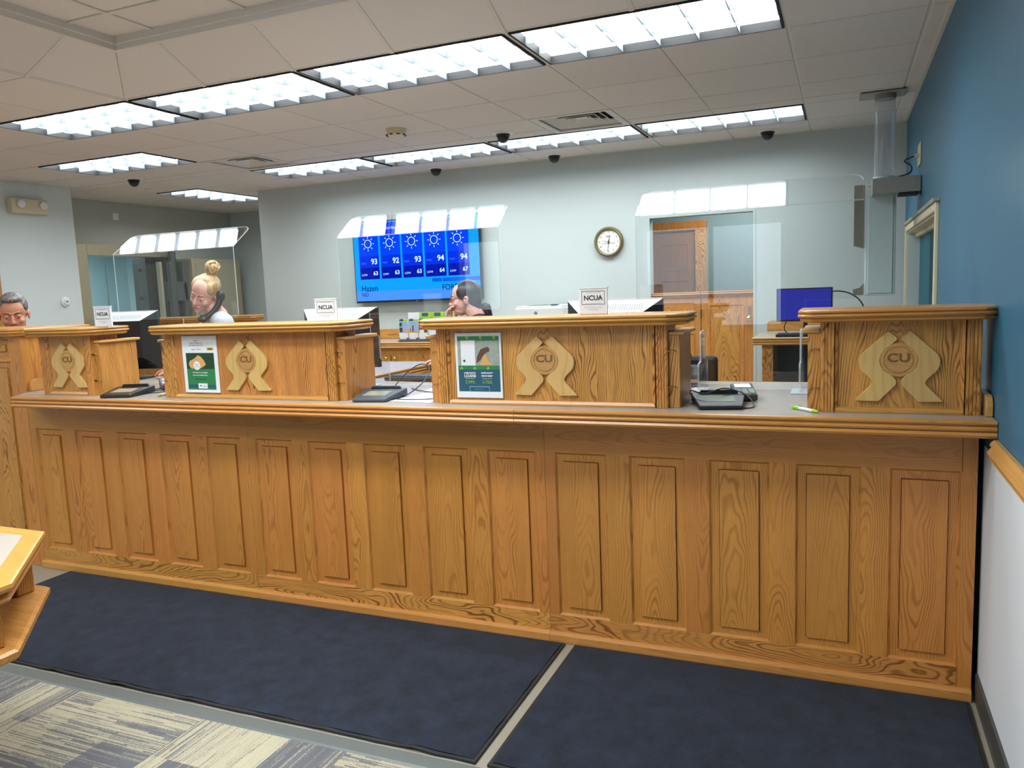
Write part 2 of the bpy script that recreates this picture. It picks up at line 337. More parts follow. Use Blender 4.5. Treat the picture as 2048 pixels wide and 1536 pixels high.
    def slab(s, path, prof):
        """solid slab: closed plan outline, open edge profile from top to bottom"""
        n = len(path); rows = []
        for i, p in enumerate(path):
            p = Vector(p); a = Vector(path[i - 1]); b = Vector(path[(i + 1) % n]); d1 = (p - a).normalized(); d2 = (b - p).normalized()
            n1 = Vector((d1.y, -d1.x)); n2 = Vector((d2.y, -d2.x)); m = (n1 + n2).normalized(); m = m / max(.3, m.dot(n1))
            rows.append([s.bm.verts.new((p.x + m.x * o, p.y + m.y * o, z)) for o, z in prof])
        k = len(prof)
        for i in range(n):
            A, B = rows[i], rows[(i + 1) % n]
            for j in range(k - 1): s.bm.faces.new((A[j], A[j + 1], B[j + 1], B[j]))
        s.bm.faces.new([r[0] for r in rows]); s.bm.faces.new([r[-1] for r in rows][::-1]); return s
    def done(s): return s

OFF = {}
def tag(o, label=None, cat=None, group=None, kind=None):
    if label: o['label'] = label
    if cat: o['category'] = cat
    if group: o['group'] = group
    if kind: o['kind'] = kind
    return o
def thing(name, label, cat, loc=(0, 0, 0), rz=0., group=None, local=False, kind=None):
    o = bpy.data.objects.new(name, None); C.objects.link(o); o.location = loc; o.rotation_euler = (0, 0, rz); o.empty_display_size = .05
    tag(o, label, cat, group, kind); OFF[o.name] = Vector((0, 0, 0)) if (local or rz) else Vector(loc); return o
def part(name, mb, mat, parent=None, label=None, smooth=False, bev=0.0):
    bm = mb.bm; bmesh.ops.recalc_face_normals(bm, faces=bm.faces)
    vs = [v.co for v in bm.verts]
    c = Vector([(min(v[i] for v in vs) + max(v[i] for v in vs)) / 2 for i in range(3)])
    bmesh.ops.translate(bm, verts=bm.verts, vec=-c)
    me = bpy.data.meshes.new(name); bm.to_mesh(me); bm.free()
    for m in (mat if isinstance(mat, (list, tuple)) else [mat]): me.materials.append(m)
    if smooth: me.polygons.foreach_set('use_smooth', [True] * len(me.polygons))
    o = bpy.data.objects.new(name, me); C.objects.link(o)
    if smooth == 'auto':
        es = o.modifiers.new('edge', 'EDGE_SPLIT'); es.split_angle = math.radians(40)
    po = OFF[parent.name] if parent else Vector((0, 0, 0))
    o.parent = parent; o.location = c - po; OFF[o.name] = c
    if bev:
        b = o.modifiers.new('bevel', 'BEVEL'); b.width = bev; b.segments = 2; b.limit_method = 'ANGLE'; b.harden_normals = False
    if label: o['label'] = label
    return o
def inst(src, loc, parent=None, rz=0.):
    o = bpy.data.objects.new(src.name.split('.')[0], src.data); C.objects.link(o); o.parent = parent
    po = OFF[parent.name] if parent else Vector((0, 0, 0)); o.location = Vector(loc) - po; o.rotation_euler = (0, 0, rz); OFF[o.name] = Vector(loc)
    for k in ('kind',):
        if k in src: o[k] = src[k]
    return o
def dup(o, loc=None, parent=None, rz=None):
    c = o.copy(); C.objects.link(c)
    if parent is not None: c.parent = parent
    if loc is not None: c.location = loc
    if rz is not None: c.rotation_euler = (0, 0, rz)
    OFF[c.name] = OFF[o.name].copy()
    for ch in [x for x in bpy.data.objects if x.parent == o]: dup(ch, parent=c)
    return c
def struct(name, mb, mat, label=None):
    return tag(part(name, mb, mat), label, None, None, 'structure')
_tc = {}
def text(name, s, size, loc, mat, parent, rot=(PI / 2, 0, 0), ext=.0006, align='CENTER', sx=1.0, bold=0.0):
    key = (s, size, ext, align, sx, bold)
    if key not in _tc:
        cu = bpy.data.curves.new(name, 'FONT'); cu.body = s; cu.size = size; cu.extrude = ext; cu.align_x = align; cu.align_y = 'CENTER'; cu.offset = bold; cu.resolution_u = 3
        t = bpy.data.objects.new('tmp', cu); C.objects.link(t); bpy.context.view_layer.update()
        me = bpy.data.meshes.new_from_object(t.evaluated_get(bpy.context.evaluated_depsgraph_get()))
        bpy.data.objects.remove(t, do_unlink=True)
        if sx != 1.0: me.transform(Matrix.Diagonal((sx, 1, 1, 1)))
        _tc[key] = me
    me = _tc[key].copy(); me.materials.clear(); me.materials.append(mat)
    o = bpy.data.objects.new(name, me); C.objects.link(o); o.parent = parent
    o.location = Vector(loc) - (OFF[parent.name] if parent else Vector((0, 0, 0))); o.rotation_euler = rot; OFF[o.name] = Vector(loc); return o
def eye(s, *a): return s

H = 2.677; XW = 5.584; YB = 3.556; U = .6096
exec_order = None
# ------------------------------------------------------------------ room shell
struct('floor', MB().box(-5.2, 5.9, -8.2, 6.2, -.06, 0), VINYL)
FLOOR = bpy.data.objects['floor']
# carpet tiles laid quarter-turned beyond the vinyl strip
ct = None
for i in range(-4, 10):
    for j in range(0, 11):
        x0, x1 = max(-2.1, i * U), min(XW - .02, (i + 1) * U); y1 = -1.575 - j * U; y0 = max(-7.98, y1 - U)
        if x1 - x0 < .05 or y1 - y0 < .05: continue
        c = ((x0 + x1) / 2, (y0 + y1) / 2, .003)
        if x1 - x0 > U - .01 and y1 - y0 > U - .01 and ct: inst(ct, c, FLOOR, PI / 2 * ((i + j) % 2) + PI * random.randint(0, 1))
        else:
            o = part('carpet_tile', MB().box(x0 + .0006, x1 - .0006, y0 + .0006, y1 - .0006, 0, .006), CARPET, FLOOR)
            if x1 - x0 > U - .01 and y1 - y0 > U - .01: ct = o
st = struct('trim_1', MB().sweep([(-2.1, -1.505), (XW - .002, -1.505)], [(0, 0), (0, .004), (.006, .008), (.06, .008), (.07, .001), (.07, 0)]), STRIP, 'grey vinyl transition strip between carpet tiles and entrance mats')

def wall(name, boxes, mat):
    mb = MB()
    for b in boxes: mb.box(*b)
    return struct(name, mb, mat)
wy0, wy1, wz0, wz1 = 1.12, 3.25, .95, 1.80
WR = wall('wall_right', [(XW, XW + .14, -8.2, wy0, 0, 3.1), (XW, XW + .14, wy1, 6.2, 0, 3.1), (XW, XW + .14, wy0, wy1, 0, wz0), (XW, XW + .14, wy0, wy1, wz1, 3.1)], BLUE)
part('lower_panel', MB().box(XW - .003, XW + .001, -8.0, -.55, 0, .90), LOWER, WR, 'pale grey painted lower wall')
dx0, dx1, dz = 3.50, 4.435, 2.085
wall('wall_back', [(-.85, dx0, YB, YB + .12, 0, 3.1), (dx1, XW, YB, YB + .12, 0, 3.1), (dx0, dx1, YB, YB + .12, dz, 3.1)], WALL)
WALLB = plain('lit_wall_paint', lin((208, 216, 214)), .7, noise=.02, nscale=3.)  # same wall paint, lightened to stand in for light on this wall
wall('wall_left', [(-2.24, -2.12, -8.2, 2.25, 0, 3.1), (-2.87, -2.24, 2.19, 2.25, 0, 3.1)], WALLB)
wall('wall_alcove', [(-.85, -.73, YB + .12, 5.2, 0, 3.1), (-2.85, -.73, 5.2, 5.32, 0, 3.1)], WALL)
vy0, vy1, vz = 2.86, 3.95, 2.05
wall('wall_vault', [(-2.87, -2.75, 2.25, vy0 - .14, 0, 3.1), (-2.87, -2.75, vy1 + .1, 5.3, 0, 3.1), (-2.87, -2.75, vy0 - .14, vy1 + .1, vz + .13, 3.1)], WALLG)
PBLUE = plain('vault_room_paint', lin((176, 206, 212)), .6, noise=.02, nscale=3.)
wall('wall_vault_interior', [(-5.0, -4.9, 2.0, 5.4, 0, 2.6), (-5.0, -2.87, 2.0, 2.1, 0, 2.6), (-5.0, -2.87, 5.3, 5.4, 0, 2.6), (-5.0, -2.87, 2.0, 5.4, 2.5, 2.6)], PBLUE)
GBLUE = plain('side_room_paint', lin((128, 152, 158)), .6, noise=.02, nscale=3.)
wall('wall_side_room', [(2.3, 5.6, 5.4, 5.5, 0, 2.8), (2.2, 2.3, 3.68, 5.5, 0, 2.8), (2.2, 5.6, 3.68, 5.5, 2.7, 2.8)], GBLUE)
fw = []
for x0, x1 in ((-2.2, -.6), (1.4, 2.4), (4.4, 5.7)): fw.append((x0, x1, -8.14, -8.0, 0, 3.1))
for x0, x1 in ((-.6, 1.4), (2.4, 4.4)): fw += [(x0, x1, -8.14, -8.0, 0, .8), (x0, x1, -8.14, -8.0, 2.3, 3.1)]
wall('wall_front', fw, plain('front_wall_paint', lin((118, 118, 110)), .8, noise=.03))
for k, x0 in enumerate((-.6, 2.4)):
    mb = MB()
    for b in ((x0, x0 + 2, .8, .86), (x0, x0 + 2, 2.24, 2.3), (x0, x0 + .06, .8, 2.3), (x0 + 1.94, x0 + 2, .8, 2.3), (x0 + .97, x0 + 1.03, .8, 2.3)): mb.box(b[0], b[1], -8.12, -8.02, b[2], b[3])
    w = struct('window_%d' % (k + 2), mb, GREYM)
    for q in (0, 1): part('pane', MB().box(x0 + .06 + .97 * q, x0 + .97 + .97 * q, -8.075, -8.069, .86, 2.24), GLASS, w)
# chair rail, baseboards
RP = [(-.0, .965), (-.012, .965), (-.02, .958), (-.024, .950), (-.018, .944), (-.024, .936), (-.030, .926), (-.026, .914), (-.018, .908), (-.020, .900), (-.012, .892), (0, .892)]
struct('trim_2', MB().sweep([(XW - .002, -8.0), (XW - .002, -.80)], [(-o, z) for o, z in RP] if False else [(o, z) for o, z in RP]), OYE, 'oak chair rail along the blue wall')
struct('baseboard_right', MB().box(XW - .012, XW - .001, -8, -.58, 0, .10), BASEB)
struct('baseboard_back', MB().box(-.85, dx0 - .01, YB - .012, YB - .001, 0, .10), BASEB)
struct('baseboard_left', MB().box(-2.119, -2.108, -8, 2.25, 0, .10), BASEB)

# ------------------------------------------------------------------ ceiling
CEIL = struct('ceiling', MB().box(-3.0, 5.75, -8.15, 5.35, H + .42, H + .47), TILE)
def L(x, y, w=2, h=1): return {(x + i, y + j) for i in range(w) for j in range(h)}
lightsA = [(2 * k, 0, 2, 1) for k in range(4)]; lightsB = [(2 * k, 4, 2, 1) for k in range(4)]
lightsO = [(-2, 2, 2, 1), (-3, 5, 1, 2)]; lightsH = [(-2, -4, 2, 1), (-2, -8, 2, 1)]
own = {}
for k, l in enumerate(lightsA + lightsB + lightsO + lightsH):
    for c in L(*l): own[c] = 'l%d' % k
own[(5, 3)] = 'v1'; own[(0, 3)] = 'v2'
for i in range(2, 8):
    for j in range(-10, 0): own[(i, j)] = 'tray'
RECTS = [(-2.12, XW, -8.0, 2.25), (-2.75, XW, 2.25, YB), (-2.75, -.85, YB, 5.2)]
def inside(x, y): return any(a < x < b and c < y < d for a, b, c, d in RECTS)
ft = None
for i in range(-5, 10):
    for j in range(-14, 9):
        if (i, j) in own: continue
        for a, b, c, d in RECTS:
            x0, x1, y0, y1 = max(a, i * U), min(b, (i + 1) * U), max(c, j * U), min(d, (j + 1) * U)
            if x1 - x0 < .03 or y1 - y0 < .03: continue
            full = x1 - x0 > U - .001 and y1 - y0 > U - .001
            if full and ft: inst(ft, ((x0 + x1) / 2, (y0 + y1) / 2, H + .008), CEIL); continue
            o = part('ceiling_tile', MB().box(x0 + .007, x1 - .007, y0 + .007, y1 - .007, H, H + .016, bev=.003), TILE, CEIL)
            if full: ft = o
def runs(edges):
    out = []
    for e in edges:
        if out and out[-1][1] == e: out[-1][1] = e + 1
        else: out.append([e, e + 1])
    return out
for i in range(-4, 10):      # bars along Y
    es = [j for j in range(-14, 9) if not (own.get((i - 1, j)) and own.get((i - 1, j)) == own.get((i, j))) and (inside(i * U + .01, (j + .5) * U) or inside(i * U - .01, (j + .5) * U) or inside(i * U, (j + .1) * U))]
    for a, b in runs(es):
        y1 = min(b * U, YB if i * U > -.86 else 5.2)
        if y1 - a * U > .02: part('grid_bar', MB().box(i * U - .012, i * U + .012, a * U, y1, H + .004, H + .022), TBAR, CEIL)
for j in range(-13, 9):      # bars along X
    es = [i for i in range(-5, 10) if not (own.get((i, j - 1)) and own.get((i, j - 1)) == own.get((i, j))) and inside((i + .5) * U if i < 9 else 5.53, j * U)]
    for a, b in runs(es):
        x0, x1 = max(a * U, -2.75 if j > 3 else -2.12), min(b * U, XW)
        if j > 5: x1 = min(x1, -.86)
        if x1 - x0 > .02: part('grid_bar', MB().box(x0, x1, j * U - .012, j * U + .012, H + .005, H + .021), TBAR, CEIL)
part('wall_angle', MB().box(XW - .022, XW - .001, -8, YB, H - .006, H + .001), TBAR, CEIL)
part('wall_angle', MB().box(-.84, XW, YB - .02, YB - .001, H - .006, H + .001), TBAR, CEIL)
# raised tray with sloping sides
TX0, TX1, TY0, TY1, TR, TZ = 2 * U, 8 * U, -10 * U, 0., .33, .16
TS = Vector((0, 0, .014))
def slope_side(axis, fixed, sgn, lo, hi):
    """fixed: coordinate of the low edge, sgn: inward direction"""
    def P(t, d): return (t, fixed + sgn * d, H + TZ * d / TR + .002) if axis == 'x' else (fixed + sgn * d, t, H + TZ * d / TR + .002)
    n = int(round((hi - lo) / U))
    for k in range(n):
        a, b = lo + k * U + .006, lo + (k + 1) * U - .006
        ta = a if k else lo + TR - .010; tb = b if k < n - 1 else hi - TR + .010
        if k == 0: a = lo + .005
        if k == n - 1: b = hi - .005
        part('slope_tile', MB().prism([P(a, .004), P(b, .004), P(tb, TR - .012), P(ta, TR - .012)], TS), TILE, CEIL)
        if k:
            t = lo + k * U
            part('slope_bar', MB().prism([P(t - .012, 0), P(t + .012, 0), P(t + .012, TR), P(t - .012, TR)], (0, 0, -.004)), TBAR, CEIL)
slope_side('x', TY1, -1, TX0, TX1); slope_side('x', TY0, 1, TX0, TX1)
slope_side('y', TX0, 1, TY0, TY1); slope_side('y', TX1, -1, TY0, TY1)
ix0, ix1, iy0, iy1 = TX0 + TR, TX1 - TR, TY0 + TR, TY1 - TR
part('tray_crown', MB().sweep([(ix0, iy0), (ix0, iy1), (ix1, iy1), (ix1, iy0)], [(0, H + TZ - .01), (.012, H + TZ - .012), (.012, H + TZ + .016), (.018, H + TZ + .02), (.018, H + TZ + .056), (-.02, H + TZ + .056), (-.02, H + TZ - .01)], closed=True), TBAR, CEIL)
trayl = [(4, -2, 2, 1), (3, -4, 2, 1), (5, -4, 2, 1), (3, -6, 2, 1), (5, -6, 2, 1), (3, -8, 2, 1), (5, -8, 2, 1)]; tl = {}
for q, l in enumerate(trayl): tl.update({c: q for c in L(*l)})
for i in range(2, 8):
    for j in range(-10, 0):
        if (i, j) in tl: continue
        x0, x1, y0, y1 = max(ix0, i * U), min(ix1, (i + 1) * U), max(iy0, j * U), min(iy1, (j + 1) * U)
        if x1 - x0 < .04 or y1 - y0 < .04: continue
        part('ceiling_tile', MB().box(x0 + .007, x1 - .007, y0 + .007, y1 - .007, H + .215, H + .23), TILE, CEIL)
for i in range(3, 8):
    for a, b in runs([j for j in range(-10, 0) if (i, j) not in tl or tl.get((i - 1, j), -1) != tl[(i, j)]]): part('grid_bar', MB().box(i * U - .014, i * U + .014, max(iy0, a * U), min(iy1, b * U), H + .208, H + .214), TBAR, CEIL)
for j in range(-9, 0): part('grid_bar', MB().box(ix0, ix1, j * U - .014, j * U + .014, H + .2085, H + .2135), TBAR, CEIL)

def troffer(cx, cy, z, label, group=None, turn=False, src=[None]):
    if src[0] is None:
        t = thing('ceiling_light', label, 'light', (0, 0, 0), group=group, local=True)
        W2, D2 = U - .013, U / 2 - .013
        mb = MB()
        for b in ((-W2, W2, -D2, -D2 + .008), (-W2, W2, D2 - .008, D2), (-W2, -W2 + .012, -D2 + .008, D2 - .008), (W2 - .012, W2, -D2 + .008, D2 - .008)): mb.box(b[0], b[1], b[2], b[3], -.004, .05)
        part('dark_frame', mb, MATTE, t)
        part('housing', MB().box(-W2, W2, -D2, D2, .05, .10), GREYM, t)
        lw, ld = 2 * (W2 - .012), 2 * (D2 - .008); cw, cdp = lw / 6, ld / 3
        mb = MB()
        for k in range(1, 6): mb.box(-lw / 2 + k * cw - .002, -lw / 2 + k * cw + .002, -ld / 2, ld / 2, 0, .038)
        for k in (1, 2): mb.box(-lw / 2, lw / 2, -ld / 2 + k * cdp - .002, -ld / 2 + k * cdp + .002, 0, .0375)
        part('louver', mb, LOUV, t); first = None
        for a in range(6):
            for b in range(3):
                c = (-lw / 2 + (a + .5) * cw, -ld / 2 + (b + .5) * cdp, .018)
                if first is None:
                    m = MB(); x, y = cw / 2 - .001, cdp / 2 - .001
                    q = [m.bm.verts.new(p) for p in ((c[0] - x, c[1] - y, .038), (c[0] + x, c[1] - y, .038), (c[0] + x, c[1] + y, .038), (c[0] - x, c[1] + y, .038), (c[0], c[1], .044))]
                    for k in range(4): m.bm.faces.new((q[k], q[(k + 1) % 4], q[4]))
                    first = part('lens_cell', m, LENSM, t); bpy.context.view_layer.update()
                    fl = first.location.copy(); c0 = c
                else:
                    o = inst(first, (0, 0, 0), t); o.location = fl + Vector((c[0] - c0[0], c[1] - c0[1], 0))
        src[0] = t; o = t
    else:
        o = dup(src[0]); o['label'] = label
        if group: o['group'] = group
    o.location = (cx, cy, z); o.rotation_euler = (0, 0, PI / 2 if turn else 0)
    if 'lobby' in label:
        for ch in bpy.data.objects:
            if ch.parent == o and ch.name.startswith('lens_cell'): ch.material_slots[0].link = 'OBJECT'; ch.material_slots[0].material = LENSL
    return o
ordn = ['leftmost', 'second from the left', 'third from the left', 'rightmost']
for k, l in enumerate(lightsA): troffer((l[0] + 1) * U, .5 * U, H, 'lit ceiling light, %s in the large near row' % ordn[k], 'near row of ceiling lights')
for k, l in enumerate(lightsB): troffer((l[0] + 1) * U, 4.5 * U, H, 'lit ceiling light, %s in the far row along the back wall' % ordn[k], 'far row of ceiling lights')
troffer(-U, 2.5 * U, H, 'single lit ceiling light above the left wall, between the two rows')
troffer(-2.5 * U, 6 * U, H, 'small lit ceiling light turned lengthwise in front of the vault', turn=True)
for l in lightsH: troffer((l[0] + l[2] / 2) * U, (l[1] + l[3] / 2) * U, H, 'added ceiling light over the lobby carpet, unseen behind the viewer', 'added lobby lights', turn=l[3] > 1)
for l in trayl: troffer((l[0] + 1) * U, (l[1] + .5) * U, H + .21, 'added ceiling light over the lobby carpet, unseen behind the viewer', 'added lobby lights')  # lobby lamps added out of view to brighten the counter front

def vent(cx, cy, label):
    t = thing('ceiling_vent', label, 'vent', (cx, cy, H)); D = U / 2 - .006
    sq = lambda r: [(cx - r, cy - r), (cx + r, cy - r), (cx + r, cy + r), (cx - r, cy + r)]
    part('rim', MB().sweep(sq(D - .05), [(0, H + .0), (.05, H - .002), (.05, H + .01), (0, H + .012)], closed=True), TBAR, t)
    part('duct', MB().box(cx - D, cx + D, cy - D, cy + D, H + .055, H + .065), MATTE, t)
    for r in (.20, .15, .10, .05):
        part('louver', MB().sweep(sq(r), [(.044, H + .012), (.0, H + .040), (.0, H + .044), (.046, H + .014)], closed=True), TBAR, t)
    part('louver', MB().box(cx - .045, cx + .045, cy - .045, cy + .045, H + .03, H + .033), TBAR, t)
vent(5.5 * U, 3.5 * U, 'white square air vent in the ceiling near the right glass shield')
vent(.5 * U, 3.5 * U, 'white square air vent in the ceiling above the left part of the counter')
def dome(x, y, label, first=[None]):
    if first[0] is None:
        t = thing('dome_camera', label, 'camera', (0, 0, 0), group='dome cameras on the ceiling', local=True)
        part('base', MB().lathe((0, 0, 0), (0, 0, -1), [(.085, 0), (.085, .004), (.07, .008), (.052, .010)]), WHITEP, t, smooth='auto')
        part('collar', MB().lathe((0, 0, -.008), (0, 0, -1), [(.054, 0), (.054, .014), (.048, .018)]), BLACK, t, smooth='auto')
        part('dome', MB().lathe((0, 0, -.024), (0, 0, -1), [(.048, 0)] + [(.048 * math.cos(a), .05 * math.sin(a)) for a in (.3, .6, .9, 1.2, 1.5)]), BLACK, t, smooth=True)
        first[0] = t; o = t
    else: o = dup(first[0]); o['label'] = label
    o.location = (x, y, H)
dome(2.707, 2.18, 'black dome camera nearest the viewer, left of the square vent')
dome(1.472, 3.39, 'black dome camera by the back wall above the television')
dome(2.702, 3.36, 'black dome camera by the back wall, left of the clock')
dome(4.553, 3.33, 'black dome camera by the back wall above the doorway')
dome(-1.162, 2.18, 'black dome camera above the vault area at far left')
t = thing('smoke_detector', 'white round smoke detector on the ceiling in front of the lights', 'smoke detector', (2.108, 1.59, H))
part('base', MB().lathe((2.108, 1.59, H), (0, 0, -1), [(.075, 0), (.075, .012), (.068, .016)]), CREAM, t, smooth='auto')
part('chamber', MB().lathe((2.108, 1.59, H - .014), (0, 0, -1), [(.066, 0), (.066, .03), (.05, .038), (.02, .04)]), CREAM, t, smooth='auto')
for a in range(8):
    q = a * PI / 4; x, y = 2.108 + .0645 * math.cos(q), 1.59 + .0645 * math.sin(q)
    part('slot', MB().box(x - .010, x + .010, y - .010, y + .010, H - .047, H - .041), MATTE, t)
tag(part('ceiling_disc', MB().lathe((-1.589, 2.767, H), (0, 0, -1), [(.06, 0), (.06, .006), (.04, .02)]), TILE, smooth='auto'), 'small flat white disc on the ceiling by the vault light', 'detector')

# ------------------------------------------------------------------ right wall window, plate
mb = MB(); cw = .045
for b in ((wy0 - cw, wy0, wz0 - cw, wz1 + cw), (wy1, wy1 + cw, wz0 - cw, wz1 + cw), (wy0, wy1, wz1, wz1 + cw), (wy0, wy1, wz0 - cw, wz0)): mb.box(XW - .018, XW + .001, b[0], b[1], b[2], b[3], bev=.004)
W1_ = struct('window_1', mb, CREAM)
part('jamb', MB().box(XW, XW + .12, wy1 - .012, wy1, wz0, wz1), PALEM, W1_); part('jamb', MB().box(XW, XW + .12, wy0, wy0 + .012, wz0, wz1), PALEM, W1_)
part('head', MB().box(XW, XW + .12, wy0 + .012, wy1 - .012, wz1 - .012, wz1), CREAM, W1_)
part('pane', MB().box(XW + .128, XW + .134, wy0, wy1, wz0, wz1), PANE, W1_)
part('backing', MB().box(XW + .17, XW + .18, wy0, wy1, wz0, wz1), MATTE, W1_)
for k in range(16):
    y = wy0 + .05 + k * .128
    part('blind_slat', MB().prism([(XW + .095, y, wz0 + .02), (XW + .098, y + .002, wz0 + .02), (XW + .08, y + .075, wz0 + .02), (XW + .077, y + .073, wz0 + .02)], (0, 0, wz1 - wz0 - .06)), TEALB, W1_)
part('blind_rail', MB().box(XW + .05, XW + .10, wy0 + .02, wy1 - .02, wz1 - .045, wz1 - .014), CREAM, W1_)
part('awning_rail', MB().box(XW - .03, XW - .001, wy0 - .06, wy1 + .06, wz1 + .047, wz1 + .065), GREYM, W1_)
t = thing('outlet_plate', 'cream outlet plate with a plug high on the blue wall', 'outlet', (XW, 2.30, 2.245))
part('plate', MB().box(XW - .008, XW - .001, 2.19, 2.40, 2.175, 2.315, bev=.003), CREAM, t)
part('plug', MB().box(XW - .035, XW - .008, 2.27, 2.30, 2.225, 2.25, bev=.003), CREAM, t)

# ------------------------------------------------------------------ back wall doorway, side room, partition
mb = MB(); f = .02
for b in ((dx0 - .0, dx0 + .02, 0, dz), (dx1 - .02, dx1, 0, dz), (dx0 + .02, dx1 - .02, dz - .02, dz)): mb.box(b[0], b[1], YB - .004, YB + .124, b[2], b[3])
DW = struct('door_1', mb, WALL, 'plain cased opening in the back wall')
mb = MB()
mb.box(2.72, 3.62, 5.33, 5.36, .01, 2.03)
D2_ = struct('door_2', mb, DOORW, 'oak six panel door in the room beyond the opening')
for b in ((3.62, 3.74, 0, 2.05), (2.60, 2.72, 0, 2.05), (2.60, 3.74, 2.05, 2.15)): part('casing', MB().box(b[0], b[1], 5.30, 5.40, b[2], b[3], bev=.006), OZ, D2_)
def raised(x0, x1, y, z0, z1, e1=.008, d1=.010, e2=.036, d2=.011, step=.009):
    """raised panel in an X-Z plane facing -Y, frame face at y"""
    m = MB(); R = []
    g = min(.0165, d2 + .006) if step > .004 else d2
    for e, d in ((0, 0), (e1, d1), (e2 - .0005, d2), (e2, g), (e2 + .0022, g), (e2 + .0024, d2 - step)):
        R.append([m.bm.verts.new(p) for p in ((x0 + e, y + d, z0 + e), (x1 - e, y + d, z0 + e), (x1 - e, y + d, z1 - e), (x0 + e, y + d, z1 - e))])
    for a, b in zip(R, R[1:]):
        for k in range(4): m.bm.faces.new((a[k], a[(k + 1) % 4], b[(k + 1) % 4], b[k]))
    m.bm.faces.new(R[-1]); m.bm.faces.new([m.bm.verts.new(v.co + Vector((0, .0185, 0))) for v in R[0]][::-1]); return m
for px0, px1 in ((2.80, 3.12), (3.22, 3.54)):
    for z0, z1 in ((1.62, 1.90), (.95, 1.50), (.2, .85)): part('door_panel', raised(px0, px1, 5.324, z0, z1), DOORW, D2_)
# low oak wall and half door inside the opening
hy = 3.60; HT = 1.355
CAPP = lambda z, s=1.: [(0, z), (.006 * s, z - .001 * s), (.010 * s, z - .005 * s), (.010 * s, z - .010 * s), (.004 * s, z - .0125 * s), (.0035 * s, z - .0145 * s), (.009 * s, z - .016 * s), (.012 * s, z - .021 * s), (.009 * s, z - .026 * s), (.001 * s, z - .0275 * s), (.0005 * s, z - .0295 * s), (.004 * s, z - .033 * s), (.001 * s, z - .039 * s), (-.010 * s, z - .043 * s), (-.020 * s, z - .044 * s)]
def capbox(mb, x0, x1, y0, y1, z, clip=(0, 0, 0, 0), prof=None):
    a, b, c, d = clip; p = []       # corners: front-left, front-right, back-right, back-left (clip lengths)
    p += [(x0, y0 + a), (x0 + a, y0)] if a else [(x0, y0)]
    p += [(x1 - b, y0), (x1, y0 + b)] if b else [(x1, y0)]
    p += [(x1, y1 - c), (x1 - c, y1)] if c else [(x1, y1)]
    p += [(x0 + d, y1), (x0, y1 - d)] if d else [(x0, y1)]
    return mb.slab(p, prof or CAPP(z))
t = thing('low_oak_wall', 'low oak wall filling the left half of the back doorway', 'partition', (3.73, hy + .03, 0))
part('body', MB().box(3.522, 3.955, hy, hy + .05, 0, HT), OZ, t); part('cap', capbox(MB(), 3.522, 3.955, hy - .015, hy + .065, HT + .04), OXE, t)
part('panel', raised(3.56, 3.90, hy - .006, 1.08, 1.30), OZ, t); part('panel', raised(3.56, 3.90, hy - .006, .12, 1.02), OZ, t)
t = thing('half_door', 'oak half door with a lock filling the right half of the back doorway', 'door', (4.19, hy + .03, 0))
part('leaf', MB().box(3.968, 4.412, hy, hy + .04, .02, HT), OZ, t); part('cap', capbox(MB(), 3.968, 4.412, hy - .015, hy + .055, HT + .04), OXE, t)
part('panel', raised(4.04, 4.33, hy - .006, .25, 1.27), OZ, t)
part('lock', MB().box(4.365, 4.39, hy - .012, hy, 1.19, 1.26, bev=.003), BRASSB, t); part('knob', MB().lathe((4.378, hy, 1.15), (0, -1, 0), [(.010, 0), (.010, .02), (.024, .03), (.026, .045), (.012, .055)]), BRASSB, t, smooth=True)
for z in (.35, 1.2): part('hinge', MB().cyl((3.962, hy - .006, z - .04), (3.962, hy - .006, z + .04), .006, 10), BRASS, t)
# oak partition in front of the vault
t = thing('oak_partition', 'low oak partition with a moulded cap in front of the vault', 'partition', (-1.7, 3.0, 0))
part('body', MB().box(-2.745, -.56, 2.97, 3.07, 0, 1.275), OZ, t)
part('cap', capbox(MB(), -2.745, -.50, 2.93, 3.11, 1.325, (0, .03, .03, 0), CAPP(1.325, 1.25)), OXE, t)
for k in range(4): part('panel', raised(-2.6 + k * .5, -2.2 + k * .5, 2.964, .15, 1.15), OZ, t)

# ------------------------------------------------------------------ vault
t = thing('vault_door_frame', 'brushed steel vault doorway frame in the far left wall', 'vault', (-2.75, 3.4, 0))
X = -2.75
part('jamb', MB().box(X - .12, X + .03, vy0 - .14, vy0, 0, vz + .13, bev=.004), STEEL, t); part('header', MB().box(X - .12, X + .03, vy0, vy1 + .1, vz, vz + .13, bev=.004), STEEL, t)
part('jamb', MB().box(X - .12, X + .03, vy1, vy1 + .1, 0, vz, bev=.004), DSTEEL, t)
part('inner_jamb', MB().box(X - .34, X - .12, vy1 - .16, vy1 + .02, 0, vz), DSTEEL, t)
for k in range(5): part('bolt_socket', MB().cyl((X - .23, vy1 - .17, .5 + k * .35), (X - .23, vy1 - .158, .5 + k * .35), .022, 12), MATTE, t)
part('glass_gate', MB().box(X - .05, X - .042, vy0 + .005, 3.62, .02, vz - .01), GLASS, t); part('gate_stile', MB().box(X - .055, X - .037, 3.135, 3.145, .02, vz - .01), CHROME, t)
t = thing('vault_door', 'thick steel vault door standing open against the far left wall', 'vault', (-2.55, 4.55, 0))
part('slab', MB().box(-2.72, -2.44, 4.12, 4.98, .03, 2.03, bev=.006), STEEL, t)
part('step', MB().box(-2.66, -2.50, 4.02, 4.12, .08, 1.99, bev=.006), DSTEEL, t)
part('face_plate', MB().box(-2.44, -2.425, 4.18, 4.92, .12, 1.96, bev=.004), STEEL, t)
for k in range(4): part('lock_bolt', MB().cyl((-2.58, 3.96, .45 + k * .42), (-2.58, 4.03, .45 + k * .42), .028, 14), MATTE, t)
